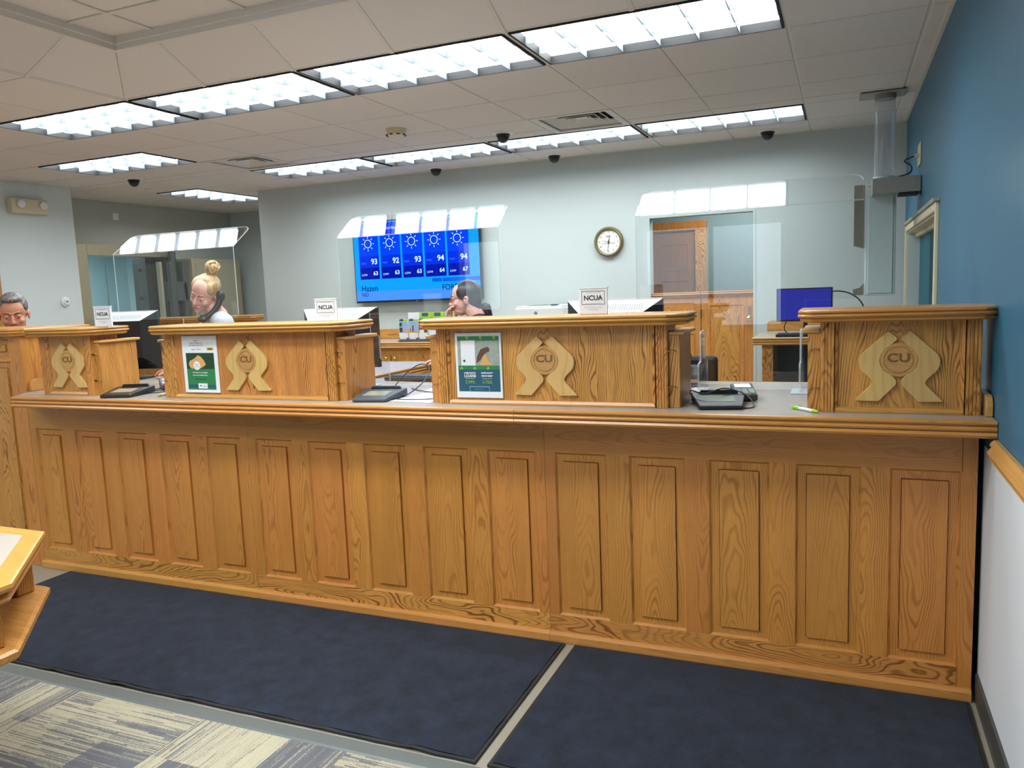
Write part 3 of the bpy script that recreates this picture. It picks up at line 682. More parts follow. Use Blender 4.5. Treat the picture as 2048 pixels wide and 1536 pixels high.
part('hinge_post', MB().cyl((-2.62, 3.98, .05), (-2.62, 3.98, 2.12), .045, 16), DSTEEL, t, smooth='auto')
for z in (.4, 1.62): part('hinge_block', MB().box(-2.70, -2.50, 3.90, 4.08, z - .12, z + .12, bev=.01), DSTEEL, t)
part('pressure_bar', MB().box(-2.52, -2.46, 3.78, 3.86, .1, 1.98, bev=.01), DSTEEL, t); part('pressure_bar', MB().box(-2.56, -2.50, 3.66, 3.70, .1, 1.98, bev=.006), STEEL, t)
t = thing('emergency_light', 'cream emergency light with two lamps high on the left wall', 'light', (-2.12, 1.74, 2.45))
part('housing', MB().box(-2.119, -2.04, 1.555, 1.925, 2.385, 2.52, bev=.008), CREAM, t)
for y in (1.64, 1.87):
    part('lamp', MB().lathe((-2.04, y, 2.465), (1, -.3, 0), [(.02, 0), (.036, .012), (.036, .03), (.03, .034)]), WHITEP, t, smooth='auto')
tag(part('wall_plate', MB().box(-2.749, -2.742, 3.27, 3.35, 2.47, 2.55, bev=.002), WHITEP), 'white blank plate on the wall above the vault doorway', 'wall plate')
t = thing('thermostat', 'white round thermostat with a dark display on the left wall', 'thermostat', (-2.12, 2.055, 1.535))
part('body', MB().lathe((-2.12, 2.055, 1.535), (1, 0, 0), [(.048, 0), (.048, .016), (.038, .024)]), WHITEP, t, smooth='auto')
part('dial', MB().lathe((-2.097, 2.055, 1.535), (1, 0, 0), [(.032, 0), (.030, .010), (.02, .011)]), WHITEP, t, smooth='auto')
part('display', MB().box(-2.0862, -2.085, 2.042, 2.068, 1.532, 1.542), BLACK, t)
D3 = struct('door_3', MB().box(-2.119, -2.10, .55, 1.30, 0, 2.05), OZ, 'oak door on the left wall')
part('casing', MB().box(-2.119, -2.09, 1.30, 1.40, 0, 2.05), OZ, D3); part('casing', MB().box(-2.119, -2.09, .45, .55, 0, 2.05), OZ, D3); part('casing', MB().box(-2.119, -2.09, .45, 1.40, 2.05, 2.15), OY, D3)
# ------------------------------------------------------------------ teller counter
YF = -.584; PW = .2193; PS = .3107; PX = (.9492, 2.5026, 4.0513); PZ0, PZ1 = .1177, .8134; LZ = 1.02
t = thing('teller_counter', 'long golden oak teller counter front with fifteen tall raised panels', 'counter', (3.2, YF, 0))
openings = [PX[k // 5] + (k % 5) * PS for k in range(15)]
panel0 = None
for x in openings:
    c = (x + PW / 2, YF + .008, (PZ0 + PZ1) / 2)
    if panel0 is None: panel0 = part('raised_panel', raised(x, x + PW, YF, PZ0, PZ1), OZS, t); c0 = OFF[panel0.name] - Vector((x, 0, 0))
    else: inst(panel0, Vector((x, 0, 0)) + c0, t)
secs = [(.902, (openings[4] + PW + openings[5]) / 2), ((openings[4] + PW + openings[5]) / 2, (openings[9] + PW + openings[10]) / 2), ((openings[9] + PW + openings[10]) / 2, 5.560)]
for q, (a, b) in enumerate(secs):
    part('top_rail', MB().box(a + .0006, b - (.0006 if q < 2 else .045), YF, YF + .02, PZ1, .985), OXS, t)
    part('bottom_rail', MB().box(a + .0006, b - (.0006 if q < 2 else .045), YF, YF + .02, .04, PZ0), OX, t)
    op = openings[q * 5:q * 5 + 5]
    part('stile', MB().box(a + .0006, op[0], YF, YF + .02, PZ0, PZ1), OZS, t)
    for i in range(4): part('stile', MB().box(op[i] + PW, op[i + 1], YF, YF + .02, PZ0, PZ1), OZS, t)
    if q < 2: part('stile', MB().box(op[4] + PW, b - .0006, YF, YF + .02, PZ0, PZ1), OZS, t)
    else: part('end_stile', MB().box(op[4] + PW, 5.560, YF, YF + .02, .04, .985), OZS, t)
    part('base_trim', MB().sweep([(a + .0004, YF + .001), (b - .0004, YF + .001)], [(0, .002), (.019, .002), (.020, .008), (.020, .034), (.016, .042), (.008, .045), (0, .045)]), OXE, t)
part('carcass', MB().box(.905, 5.556, YF + .021, .10, .002, .985), OZ, t)
# worktop
t = thing('worktop', 'grey beige laminate worktop with a beaded oak edge on the teller counter', 'worktop', (3.2, -.4, LZ))
part('laminate_sheet', MB().prism([(1.055, -.762, LZ - .03), (XW - .004, -.762, LZ - .03), (XW - .004, .15, LZ - .03), (.905, .15, LZ - .03), (.905, YF + .004, LZ - .03), (.915, YF - .003, LZ - .03)], (0, 0, .03)), LAM, t)
def edgeprof(z, s=1.): return [(0, z), (.010 * s, z), (.014 * s, z - .003), (.015 * s, z - .009), (.012 * s, z - .014), (.004 * s, z - .0155), (.004 * s, z - .0185), (.012 * s, z - .020), (.017 * s, z - .026), (.015 * s, z - .032), (.006 * s, z - .0335), (.006 * s, z - .0365), (.014 * s, z - .038), (.019 * s, z - .046), (.015 * s, z - .054), (.004 * s, z - .058), (0, z - .058)]
part('edge_moulding', MB().sweep([(1.052, -.762), (3.957, -.762)], edgeprof(LZ)), OXE, t, smooth='auto')
part('edge_moulding', MB().sweep([(3.9585, -.762), (XW - .002, -.762)], edgeprof(LZ)), OXE, t, smooth='auto')
part('end_edge', MB().sweep([(.906, YF), (1.048, -.765)], edgeprof(LZ, .3)), OYE, t)
part('back_edge', MB().box(.91, XW - .005, .151, .165, LZ - .045, LZ), OXE, t)
part('support', MB().box(1.05, 5.55, -.74, YF - .0015, .986, .989), OX, t)
def splash(name, x0, x1, ya, yb, label):
    z1 = LZ + .068; r = .035; p = [(x0, ya, LZ + .001), (x0, yb, LZ + .001), (x0, yb, z1)] + [(x0, ya + r - r * math.cos(a), z1 - r + r * math.sin(a)) for a in (PI / 2, PI / 2 * .66, PI / 2 * .33, 0)]
    tag(part(name, MB().prism(p, (x1 - x0, 0, 0)), OYE, bev=.003), label, 'splash board')
splash('end_splash', XW - .024, XW - .003, -.70, -.505, 'small rounded oak end board against the blue wall at the counter end')
splash('end_splash', .904, .925, -.565, -.16, 'small rounded oak end board between the tall unit and the leftmost teller box')
# tall unit at the left end
t = thing('tall_counter_unit', 'tall oak paneled counter unit cut by the left edge of the photo', 'counter', (-.3, -.4, 0))
part('side_panel', MB().box(.88, .90, YF + .001, -.2, .002, 1.33), OZS, t)
part('carcass', MB().box(-1.6, .88, YF + .021, -.2, .002, 1.33), OZS, t)
X0s = [.80 - .0 - .42 * k for k in range(6)]
part('stile', MB().box(.80, .899, YF, YF + .02, .002, 1.33), OZS, t)
for k in range(5):
    xr = .80 - k * .44; xl = xr - .34
    part('raised_panel', raised(xl, xr, YF, PZ0, 1.19), OZ, t); part('raised_panel', raised(xl, xr, YF, 1.215, 1.315, e2=.03), OX, t)
    part('stile', MB().box(xl - .10, xl, YF, YF + .02, .002, 1.33), OZS, t)
    part('rail', MB().box(xl, xr, YF, YF + .02, .002, PZ0), OX, t); part('rail', MB().box(xl, xr, YF, YF + .02, 1.19, 1.215), OX, t); part('rail', MB().box(xl, xr, YF, YF + .02, 1.315, 1.33), OX, t)
part('cap', capbox(MB(), -1.6, .93, YF - .04, -.17, 1.375, (0, .05, 0, 0)), OXE, t)

# teller boxes with emblem
HANDL = [(1028, 388), (1045, 388), (1098, 432), (1100, 446), (1052, 493), (1012, 522), (984, 560), (974, 602), (984, 645), (1012, 684), (1060, 712), (1090, 738), (1100, 765), (1092, 790), (975, 908), (966, 912), (800, 909), (798, 903), (912, 790), (922, 770), (915, 750), (890, 722), (842, 680), (824, 645), (820, 600), (828, 572), (850, 545)]
def emblem(parent, cx, y):
    sx, sz = .000414, .000447; zc = 1.178
    for s in (1, -1):
        p = [(cx + s * (a - 1115) * sx, y - .0135, zc - (b - 650) * sz) for a, b in HANDL]
        m = MB(); vs = [m.bm.verts.new(q) for q in p]; f = m.bm.faces.new(vs)
        e = bmesh.ops.extrude_face_region(m.bm, geom=[f]); bmesh.ops.translate(m.bm, verts=[v for v in e['geom'] if isinstance(v, bmesh.types.BMVert)], vec=(0, .013, 0))
        part('emblem_hand', m, MAPLE, parent, 'pale maple cupped hand shape', bev=.0025)
    zd = zc + .05 * .447 + .0005; r = .0575
    d = part('emblem_disc', MB().lathe((cx, y - .0005, zd), (0, -1, 0), [(r, 0), (r, .010), (r - .002, .012), (r * .80, .012), (r * .78, .0095), (r * .75, .0095), (r * .73, .012), (.001, .012)], 40), DISCW, parent, 'round oak disc carved with CU', smooth='auto')
    text('carved_letters', 'CU', .040, (cx - .001, y - .0128, zd + .006), BRZ, d, sx=1.25, bold=.0012, ext=.0008)
BRZ = plain('carved_shadow', lin((120, 82, 38)), .6)
def flutes(m, x0, x1, y, z0, z1, n=4):
    w = (x1 - x0) / n; pts = [(x0, y + .014)]
    for k in range(n):
        a = x0 + k * w
        pts += [(a + .0005, y + .003), (a + w * .2, y), (a + w * .8, y), (a + w - .0005, y + .003)]
    pts += [(x1, y + .014)]
    m.prism([(p[0], p[1], z0) for p in pts], (0, 0, z1 - z0)); return m
def teller_box(x0, x1, label, ex, wings, capx0, capx1, clip, reg):
    yb = -.670; yk = -.495; z0, z1 = LZ + .0008, 1.332; ps = .048
    t = thing('teller_box', label, 'teller box', ((x0 + x1) / 2, yb, LZ))
    part('back_box', MB().box(x0 + .002, x1 - .002, yb + .024, yk, z0, z1), OZ, t)
    part('front_panel', MB().box(x0 + ps, x1 - ps, yb + .0125, yb + .023, z0, z1), OZ, t)
    for a, b in ((x0, x0 + ps), (x1 - ps, x1)): part('fluted_post', flutes(MB(), a + .004, b - .002, yb, z0, z1), OZ, t)
    for a, b in ((x0, x0 + .0045), (x1 - .0045, x1)): part('side_strip', MB().box(a, b, yb + .003, yb + .024, z0, z1), OZ, t)
    part('bottom_bead', MB().sweep([(x0 + ps, yb + .0125), (x1 - ps, yb + .0125)], [(0, z0), (.012, z0), (.012, z0 + .006), (.006, z0 + .016), (0, z0 + .018)]), OXE, t)
    for a, s in ((x0 + ps, 1), (x1 - ps, -1)): part('side_bead', MB().prism([(a, yb + .0125, z0 + .004), (a, yb + .002, z0 + .004), (a + s * .008, yb + .006, z0 + .004), (a + s * .012, yb + .0125, z0 + .004)], (0, 0, z1 - z0 - .004)), OZ, t)
    part('cap', capbox(MB(), capx0, capx1, -.722, -.480, 1.375, clip), OXE, t, smooth='auto')
    for s in wings:
        a = (x1 + .001) if s > 0 else (x0 - .041); b = a + .040
        w = part('side_wing', MB().box(a, b, -.648, -.415, z0, 1.292), OZ, t)
        part('wing_cap', MB().box(a - (.0 if s > 0 else .018), b + (.018 if s > 0 else 0), -.655, -.400, 1.293, 1.306, bev=.004), OYE, w)
        xs = b if s > 0 else a
        for zz in (1.10, 1.235):
            hx = x1 + .004 if s > 0 else x0 - .004
            h = part('hook', MB().cyl((hx, -.648, zz), (hx, -.664, zz), .0035, 8).tube([(hx, -.660, zz), (hx + s * .012, -.664, zz + .004), (hx + s * .022, -.656, zz), (hx + s * .026, -.649, zz - .003)], .0016, 6, 3), BRASS, t)
    if reg: emblem(t, ex, yb + .0125)
    return t
teller_box(1.166, 1.549, 'leftmost oak teller box on the counter, narrow, with carved emblem only', 1.374, (1,), 1.115, 1.600, (.03, .05, 0, 0), 1)
teller_box(2.060, 3.062, 'wide oak teller box holding the baseball poster left of its carved emblem', 2.565, (-1, 1), 2.01, 3.135, (.03, .05, 0, 0), 1)
teller_box(3.575, 4.539, 'wide oak teller box holding the home equity poster left of its carved emblem', 4.054, (-1, 1), 3.525, 4.605, (.03, .06, 0, 0), 1)
teller_box(5.066, 5.550, 'rightmost oak teller box beside the blue wall with a carved emblem', 5.310, (-1,), 5.005, 5.580, (.035, .035, 0, 0), 1)

# posters in frames
YP = -.670 + .0123
def poster(name, label, x0, x1, z0, z1):
    t = thing(name, label, 'poster', ((x0 + x1) / 2, YP - .01, z0)); part('frame', MB().box(x0, x1, YP - .008, YP - .001, z0, z1, bev=.002), WHITEP, t); return t
def flat(name, parent, x0, x1, z0, z1, mat, lay=1):
    return part(name, MB().box(x0, x1, YP - .008 - .0006 * lay, YP - .0079, z0, z1), mat, parent)
def shape(name, parent, pts, mat, lay):
    return part(name, MB().prism([(a, YP - .008 - .0006 * lay, b) for a, b in pts], (0, .0005, 0)), mat, parent)
x0, x1, z0, z1 = 2.172, 2.390, 1.046, 1.322; w, h = x1 - x0, z1 - z0
p = poster('baseball_poster', 'framed green and white baseball game poster on the second teller box', x0, x1, z0, z1)
R_ = lambda u, v: (x0 + w * u, z1 - h * v)
flat('photo', p, x0 + w * .10, x1 - w * .10, z1 - h * .58, z1 - h * .30, DGREEN); flat('green_field', p, x0 + w * .10, x1 - w * .10, z0 + h * .055, z1 - h * .58, GREEN)
shape('glove', p, [R_(*q) for q in ((.17, .50), (.20, .44), (.33, .40), (.45, .34), (.52, .36), (.60, .42), (.66, .50), (.63, .52), (.52, .565), (.42, .575), (.24, .575), (.2, .55))], TAN, 2)
part('ball', MB().lathe((x0 + w * .40, YP - .0085, z1 - h * .52), (0, -1, 0), [(w * .10, 0), (w * .10, .0012)], 28), PAPER, p)
for s in (-1, 1): part('ball_seam', MB().tube([(x0 + w * (.40 - .07), YP - .0099, z1 - h * (.52 + s * .032)), (x0 + w * .40, YP - .0099, z1 - h * (.52 + s * .012)), (x0 + w * (.40 + .07), YP - .0099, z1 - h * (.52 + s * .03))], .0008, 5, 4), REDP, p)
flat('logo_card', p, x0 + w * .40, x1 - w * .34, z0 + h * .075, z0 + h * .165, PAPER, 3); flat('ribbon', p, x0 + w * .12, x1 - w * .12, z0 + h * .09, z0 + h * .14, TEAL, 2)
tx = lambda s, sz, u, v, m, **k: text('lettering', s, sz, (x0 + w * u, YP - .0100, z1 - h * v), m, p, ext=.0002, **k)
tx('Explore', .009, .42, .085, PRINTG); tx('Summer Weather Fund', .0082, .42, .125, PRINTG); tx('at the Bismarck Larks Game', .0078, .42, .165, PRINTG); tx('August 8   7:05 p.m.', .0076, .42, .235, PRINTG)
flat('gold_badge', p, x0 + w * .72, x0 + w * .90, z1 - h * .255, z1 - h * .205, GOLDP, 2); tx('LARKS', .0085, .81, .232, PRINT, bold=.0003)
tx('$10 tickets are on sale July 8', .0080, .48, .645, PAPER, bold=.0002); tx('and are only available online.', .0080, .48, .69, PAPER, bold=.0002); tx('Proceeds support local families', .0058, .48, .76, DGREEN)
shape('logo_mark', p, [R_(*q) for q in ((.44, .875), (.465, .862), (.49, .875), (.465, .89))], NAVY, 4); tx('Capital', .009, .565, .882, PRINTG)
x0, x1, z0, z1 = 3.660, 3.868, 1.046, 1.314; w, h = x1 - x0, z1 - z0
p = poster('home_equity_poster', 'framed blue and green home equity loan poster on the third teller box', x0, x1, z0, z1)
flat('green_band', p, x0 + w * .055, x1 - w * .045, z1 - h * .56, z1 - h * .05, GREEN); flat('blue_field', p, x0 + w * .055, x1 - w * .045, z0 + h * .10, z1 - h * .56, TEAL)
flat('photo', p, x0 + w * .06, x1 - w * .05, z1 - h * .50, z1 - h * .12, PHOTO, 2)
for k in range(6):
    u = .12 + k * .145
    for v, s in ((.56, -1), (.055, 1)):
        if (k + (s > 0)) % 2 == 0: shape('green_motif', p, [R_2 for R_2 in ((x0 + w * (u - .035), z1 - h * v), (x0 + w * (u + .05), z1 - h * v), (x0 + w * (u + .02), z1 - h * (v + s * .045)), (x0 + w * u, z1 - h * (v + s * .045)))], LGREEN, 3)
R_ = lambda u, v: (x0 + w * u, z1 - h * v)
shape('child_arm', p, [R_(*q) for q in ((.52, .30), (.60, .26), (.66, .33), (.72, .42), (.80, .49), (.62, .49), (.52, .49), (.60, .40))], TAN, 3)
shape('child_shirt', p, [R_(*q) for q in ((.48, .36), (.56, .25), (.68, .22), (.70, .28), (.62, .34), (.54, .42), (.46, .46))], BROWNP, 4)
part('child_head', MB().lathe((x0 + w * .70, YP - .0108, z1 - h * .255), (0, -1, 0), [(w * .05, 0), (w * .05, .0006)], 16), BROWNP, p)
flat('white_card', p, x0 + w * .13, x0 + w * .44, z1 - h * .50, z1 - h * .115, PAPER, 4)
tx('HOME', .0180, .285, .185, PRINT, bold=.0004); tx('EQUITY', .0150, .285, .238, PRINT, bold=.0003); tx("IS LIFE'S BURIED", .0056, .285, .277, PRINTG); tx('TREASURE', .0094, .285, .308, PRINTG, bold=.0003); tx('capitalcu.example', .006, .285, .345, PRINTG) if False else None
shape('logo_mark', p, [R_(*q) for q in ((.17, .425), (.20, .405), (.23, .425), (.20, .45))], NAVY, 6); tx('Capital', .0095, .335, .432, PRINTG)
text_y = YP - .0112
for cx, a, b, c in ((.31, 'HOME EQUITY', 'LOANS', '2.99%'), (.68, 'HOME EQUITY', 'LINE OF CREDIT', '3.75%')):
    tx(a, .0080, cx, .615, PAPER, bold=.0004); tx(b, .0165 if b == 'LOANS' else .0068, cx, .66, PAPER, bold=.0006); tx('RATES AS LOW AS', .0050, cx, .70, PAPER); tx(c, .0185, cx, .757, LGREEN, bold=.0003)
for b in ((.29, .72, .82, .828), (.29, .298, .828, .90), (.712, .72, .828, .90)): flat('outline', p, x0 + w * b[0], x0 + w * b[1], z1 - h * b[3], z1 - h * b[2], SKYP, 3)
tx('Equal Housing Lender', .0045, .5, .862, SKYP)

# NCUA signs standing on the caps
def ncua(cx, y, hgt, rz, label, wdt=.115):
    t = thing('rate_sign', label, 'sign', (cx, y, 1.3752), rz=rz, local=True, group='small white signs on the teller boxes'); z = hgt
    part('holder', MB().box(-wdt / 2, wdt / 2, -.004, .004, 0, z, bev=.0015), WHITEP, t); part('foot', MB().box(-wdt / 2, wdt / 2, -.004, .05, 0, .003), GLASS, t)
    part('lip', MB().box(-wdt / 2 - .002, wdt / 2 + .002, -.007, .006, z - .004, z), WHITEP, t)
    a, b = -wdt / 2 + .011, wdt / 2 - .011; zt, zb = z - .014, z * .36
    for q in ((a, b, zt - .0015, zt), (a, b, zb, zb + .0015), (a, a + .0015, zb, zt), (b - .0015, b, zb, zt)): part('border', MB().box(q[0], q[1], -.0048, -.0038, q[2], q[3]), PRINT, t)
    k = wdt / .115
    def tt(s, size, zz, m, **kw):
        o = text('lettering', s, size * k, (0, -.0052, zz), m, None, ext=.0002, **kw); o.parent = t; o.location = (0, -.0052, zz)
    tt('NCUA', .0265, (zt + zb) / 2 - .001, PRINT, bold=.0006); tt('Your savings federally insured to at least $250,000', .0030, zt - .0055, PRINTG); tt('National Credit Union Administration, a U.S. Government Agency', .0024, zb + .005, PRINTG)
    for i, s in enumerate(('and backed by the full faith and credit of the United States Government', 'National Credit Union Administration')): tt(s, .0026, zb - .010 - i * .008, PRINTG)
ncua(1.585, -.600, .106, .05, 'small white NCUA sign on the leftmost teller box')
ncua(2.985, -.600, .102, .02, 'small white NCUA sign on the teller box with the baseball poster')
ncua(4.240, -.600, .104, 0, 'small white NCUA sign on the teller box with the home equity poster')

# ------------------------------------------------------------------ acrylic shields
def sheet(m, outline, y, th=.006):
    """outline (x,z): faces clear, rim material index 1"""
    a = [m.bm.verts.new((x, y, z)) for x, z in outline]; b = [m.bm.verts.new((x, y + th, z)) for x, z in outline]; n = len(a)
    m.bm.faces.new(a); m.bm.faces.new(b[::-1])
    for i in range(n): f = m.bm.faces.new((a[i], a[(i + 1) % n], b[(i + 1) % n], b[i])); f.material_index = 1
def rnd(cx, cz, r, a0, a1, n=4): return [(cx + r * math.cos(a0 + (a1 - a0) * k / n), cz + r * math.sin(a0 + (a1 - a0) * k / n)) for k in range(n + 1)]
def shield(x0, x1, l0, l1, label):
    y = -.10; zb = 1.783; zm = 1.392; z0 = LZ + .0015; r = .02
    t = thing('glass_shield', label, 'screen', ((x0 + x1) / 2, y, LZ), group='clear shields on the teller counter')
    o = [(x0, zb), *rnd(x0 + r, zm + r, r, PI, 1.5 * PI), (l0, zm), *rnd(l0 + r, z0 + r, r, PI, 1.5 * PI), *rnd(l1 - r, z0 + r, r, -PI / 2, 0), (l1, zm), *rnd(x1 - r, zm + r, r, -PI / 2, 0), (x1, zb)]
    m = MB(); sheet(m, o, y); part('upright_sheet', m, [GLASS, GEDGE], t)
    # sloping hood
    a = Vector((0, .158, .117)); ln = a.length; u = a / ln; nrm = Vector((0, u.z, -u.y)) * .006; r = .045
    P = [(x0, 0), (x1, 0)] + [(x1 - r + r * math.cos(q), ln - r + r * math.sin(q)) for q in (0, PI / 8, PI / 4, PI * 3 / 8, PI / 2)] + [(x0 + r - r * math.sin(q), ln - r + r * math.cos(q)) for q in (0, PI / 8, PI / 4, PI * 3 / 8, PI / 2)]
    m = MB(); V = [Vector((x, y, zb + .001)) + u * s for x, s in P]; A = [m.bm.verts.new(v) for v in V]; B = [m.bm.verts.new(v + nrm) for v in V]
    m.bm.faces.new(A); m.bm.faces.new(B[::-1])
    for i in range(len(A)): f = m.bm.faces.new((A[i], A[(i + 1) % len(A)], B[(i + 1) % len(A)], B[i])); f.material_index = 1
    part('sloping_hood', m, [GLASS, GEDGE], t)
    for fx in (l0 + .012, l1 - .018):
        q = [(-.20, z0), (-.20, 1.125), (-.192, 1.138), (-.148, 1.142), (-.140, 1.15), (-.140, 1.262), (-.130, 1.272), (-.048, 1.272), (-.040, 1.262), (-.04, 1.15), (-.02, 1.142), (.03, 1.138), (.04, 1.125), (.04, z0)]
        m = MB(); V = [Vector((fx, b, c)) for b, c in q]; A = [m.bm.verts.new(v) for v in V]; B = [m.bm.verts.new(v + Vector((.007, 0, 0))) for v in V]
        m.bm.faces.new(A); m.bm.faces.new(B[::-1])
        for i in range(len(A)): f = m.bm.faces.new((A[i], A[(i + 1) % len(A)], B[(i + 1) % len(A)], B[i])); f.material_index = 1
        part('fin_foot', m, [GLASS, GEDGE], t)
        part('foot_plate', MB().box(fx - .03, fx + .036, -.24, -.10, z0 - .0005, z0 + .004, bev=.001), GEDGE, t)
shield(1.115, 2.029, 1.62, 1.98, 'clear acrylic shield with a sloping hood behind the leftmost gap in the boxes')
shield(2.715, 3.626, 2.885, 3.37, 'clear acrylic shield with a sloping hood in front of the television')
shield(4.289, 5.208, 4.557, 4.992, 'clear acrylic shield with a sloping hood in front of the doorway')
# ------------------------------------------------------------------ entrance mats
def mat_(x0, x1, y0, y1, label, wavy=0.0):
    t = thing('floor_mat', label, 'mat', ((x0 + x1) / 2, (y0 + y1) / 2, 0), group='charcoal entrance mats')
    n = 40; m = MB(); lo = []; hi = []
    for k in range(n + 1):
        x = x0 + (x1 - x0) * k / n
        lift = wavy * max(0, math.sin(k * 1.9) * math.sin(k * .53 + 1)) ** 2
        lo.append((x, y0 + .0015 * math.sin(k * 2.3), .0095 + lift))
    vs = [m.bm.verts.new(p) for p in lo] ; v2 = [m.bm.verts.new((p[0], y0 + .05, .0085)) for p in lo]; v3 = [m.bm.verts.new((p[0], y1, .0085)) for p in lo]
    b1 = [m.bm.verts.new((p[0], p[1], p[2] - .003 if p[2] > .012 else .001)) for p in lo]; b3 = [m.bm.verts.new((p[0], y1, .001)) for p in lo]
    for A, B in ((vs, v2), (v2, v3), (b1, vs), (v3, b3), (b3, b1)):
        for k in range(n): m.bm.faces.new((A[k], A[k + 1], B[k + 1], B[k]))
    m.bm.faces.new((vs[0], v2[0], v3[0], b3[0], b1[0])); m.bm.faces.new((vs[-1], b1[-1], b3[-1], v3[-1], v2[-1]))
    part('rubber_backing', m, RUBBER, t)
    m = MB(); e = .013; q = []
    nx, ny = 60, 18
    for i in range(nx + 1):
        for j in range(ny + 1):
            x = x0 + e + (x1 - x0 - 2 * e) * i / nx; y = y0 + e + (y1 - y0 - 2 * e) * j / ny
            if i in (0, nx): x += .0015 * math.sin(j * 2.7)
            if j in (0, ny): y += .0015 * math.sin(i * 1.7)
            k = (x - x0) / (x1 - x0) * n; lift = wavy * max(0, math.sin(k * 1.9) * math.sin(k * .53 + 1)) ** 2 * max(0, 1 - (y - y0) / .05)
            q.append(m.bm.verts.new((x, y, .0145 + lift + .0015 * math.sin(i * .9 + j) - (.003 if i in (0, nx) or j in (0, ny) else 0))))
    for i in range(nx):
        for j in range(ny): m.bm.faces.new((q[i * (ny + 1) + j], q[(i + 1) * (ny + 1) + j], q[(i + 1) * (ny + 1) + j + 1], q[i * (ny + 1) + j + 1]))
    part('pile', m, PILE, t, smooth=True)
mat_(1.14, 4.082, -1.492, -.612, 'long charcoal blue entrance mat along the left part of the counter', .006)
mat_(4.124, 5.552, -1.492, -.612, 'shorter charcoal blue entrance mat at the right end of the counter')

# ------------------------------------------------------------------ octagonal writing table
cx, cy = 2.44, -2.47; TH = .75
def octa(r, rot=PI / 8): return [(cx + r / math.cos(PI / 8) * math.cos(rot + k * PI / 4), cy + r / math.cos(PI / 8) * math.sin(rot + k * PI / 4)) for k in range(8)]
t = thing('octagonal_table', 'octagonal oak table with laminate top and lower shelf at the left edge', 'table', (cx, cy, 0))
part('laminate_top', MB().slab(octa(.572), [(0, TH + .0005), (0, TH - .02)]), LAM, t)
m = MB(); m.sweep(octa(.625), [(0, TH), (-.053, TH), (-.053, TH - .022), (.004, TH - .022), (.008, TH - .012), (.006, TH - .002)], closed=True); part('top_edge', m, OXE, t)
m = MB(); m.sweep(octa(.606), [(0, TH - .0225), (.006, TH - .0225), (.008, TH - .027), (.002, TH - .031), (.010, TH - .036), (.018, TH - .044), (.014, TH - .052), (0, TH - .054)], closed=True); part('edge_moulding', m, OXE, t)
part('apron', MB().slab(octa(.50), [(0, TH - .023), (0, TH - .075)]), OX, t)
part('lower_shelf', MB().slab(octa(.60), [(0, .562), (.018, .562), (.028, .555), (.028, .540), (.02, .532), (0, .532)]), OX, t)
for k in range(8):
    a = PI / 8 + k * PI / 4; x, y = cx + .595 * math.cos(a), cy + .595 * math.sin(a)
    part('post', MB().box(x - .03, x + .03, y - .03, y + .03, .5625, TH - .0755, bev=.004), OZ, t)
part('pedestal', MB().slab(octa(.36), [(0, .5315), (0, .05)]), OZ, t); part('plinth', MB().slab(octa(.42), [(0, .05), (.01, .045), (.01, .007)]), OX, t)

# ------------------------------------------------------------------ equipment on the counter
def monitor(loc, rz, w, h, label, tilt=0.0, z0=0.07):
    """rear side faces local -Y; rim at y=0"""
    t = thing('computer_monitor', label, 'monitor', loc, rz=rz, local=True, group='monitors seen from behind on the counter')
    hw = w / 2; i = .075; zt = z0 + h
    m = MB(); m.box(-hw, hw, 0, .025, z0, zt); part('bezel', m, BLACK, t)
    A = [(-hw, 0, z0), (hw, 0, z0), (hw, 0, zt), (-hw, 0, zt)]; B = [(-hw + i, -.07, z0 + i), (hw - i, -.07, z0 + i), (hw - i, -.07, zt - i * .75), (-hw + i, -.07, zt - i * .75)]
    m = MB(); m.poly([A[2], A[3], B[3], B[2]]); m.poly([A[2] , A[3], (-hw, .001, zt), (hw, .001, zt)]) if False else None
    m.box(-hw, hw, -.002, .012, zt - .0005, zt + .004); part('top_bevel', m, WHITEP, t, 'pale silver sloping top of the monitor back')
    m = MB(); m.poly([A[0], A[1], B[1], B[0]]); m.poly([A[1], A[2], B[2], B[1]]); m.poly([A[3], A[0], B[0], B[3]]); m.poly(B); part('rear_housing', m, BLACK, t)
    n = 26
    for k in range(n):
        x = -hw + i + .012 + (w - 2 * i - .024) * k / (n - 1); f0, f1 = .35, .85
        y0, y1 = -.07 * f0, -.07 * f1; q0, q1 = zt - i * .75 * f0, zt - i * .75 * f1
        part('vent_slot', MB().prism([(x - .002, y0, q0 + .0008), (x + .002, y0, q0 + .0008), (x + .002, y1, q1 + .0008), (x - .002, y1, q1 + .0008)], (0, -.0006, .0010)), PRINTG, t)
    for s in (1,):
        for k in range(10):
            z = z0 + .03 + (h - .08) * k / 9
            part('side_vent', MB().prism([(hw - i * .25, -.0172, z), (hw - i * .75, -.0525, z + .004), (hw - i * .75, -.0525, z + .008), (hw - i * .25, -.0172, z + .005)], (.0008, -.0008, 0)), MATTE, t)
    part('stand', MB().box(-.035, .035, -.10, -.055, .01, z0 + h * .55, bev=.005), BLACK, t); part('base', MB().box(-.12, .12, -.15, .05, 0, .012, bev=.004), BLACK, t)
    return t
ZL = LZ + .0006
monitor((1.01, .06, ZL), .22, .40, .36, 'pale backed computer monitor behind the leftmost teller box', z0=.058)
monitor((2.60, .045, ZL), .0, .47, .32, 'black computer monitor behind the teller box with the baseball poster', z0=.075)
monitor((4.14, .06, ZL), .0, .46, .31, 'computer monitor with white top behind the home equity teller box', z0=.085)

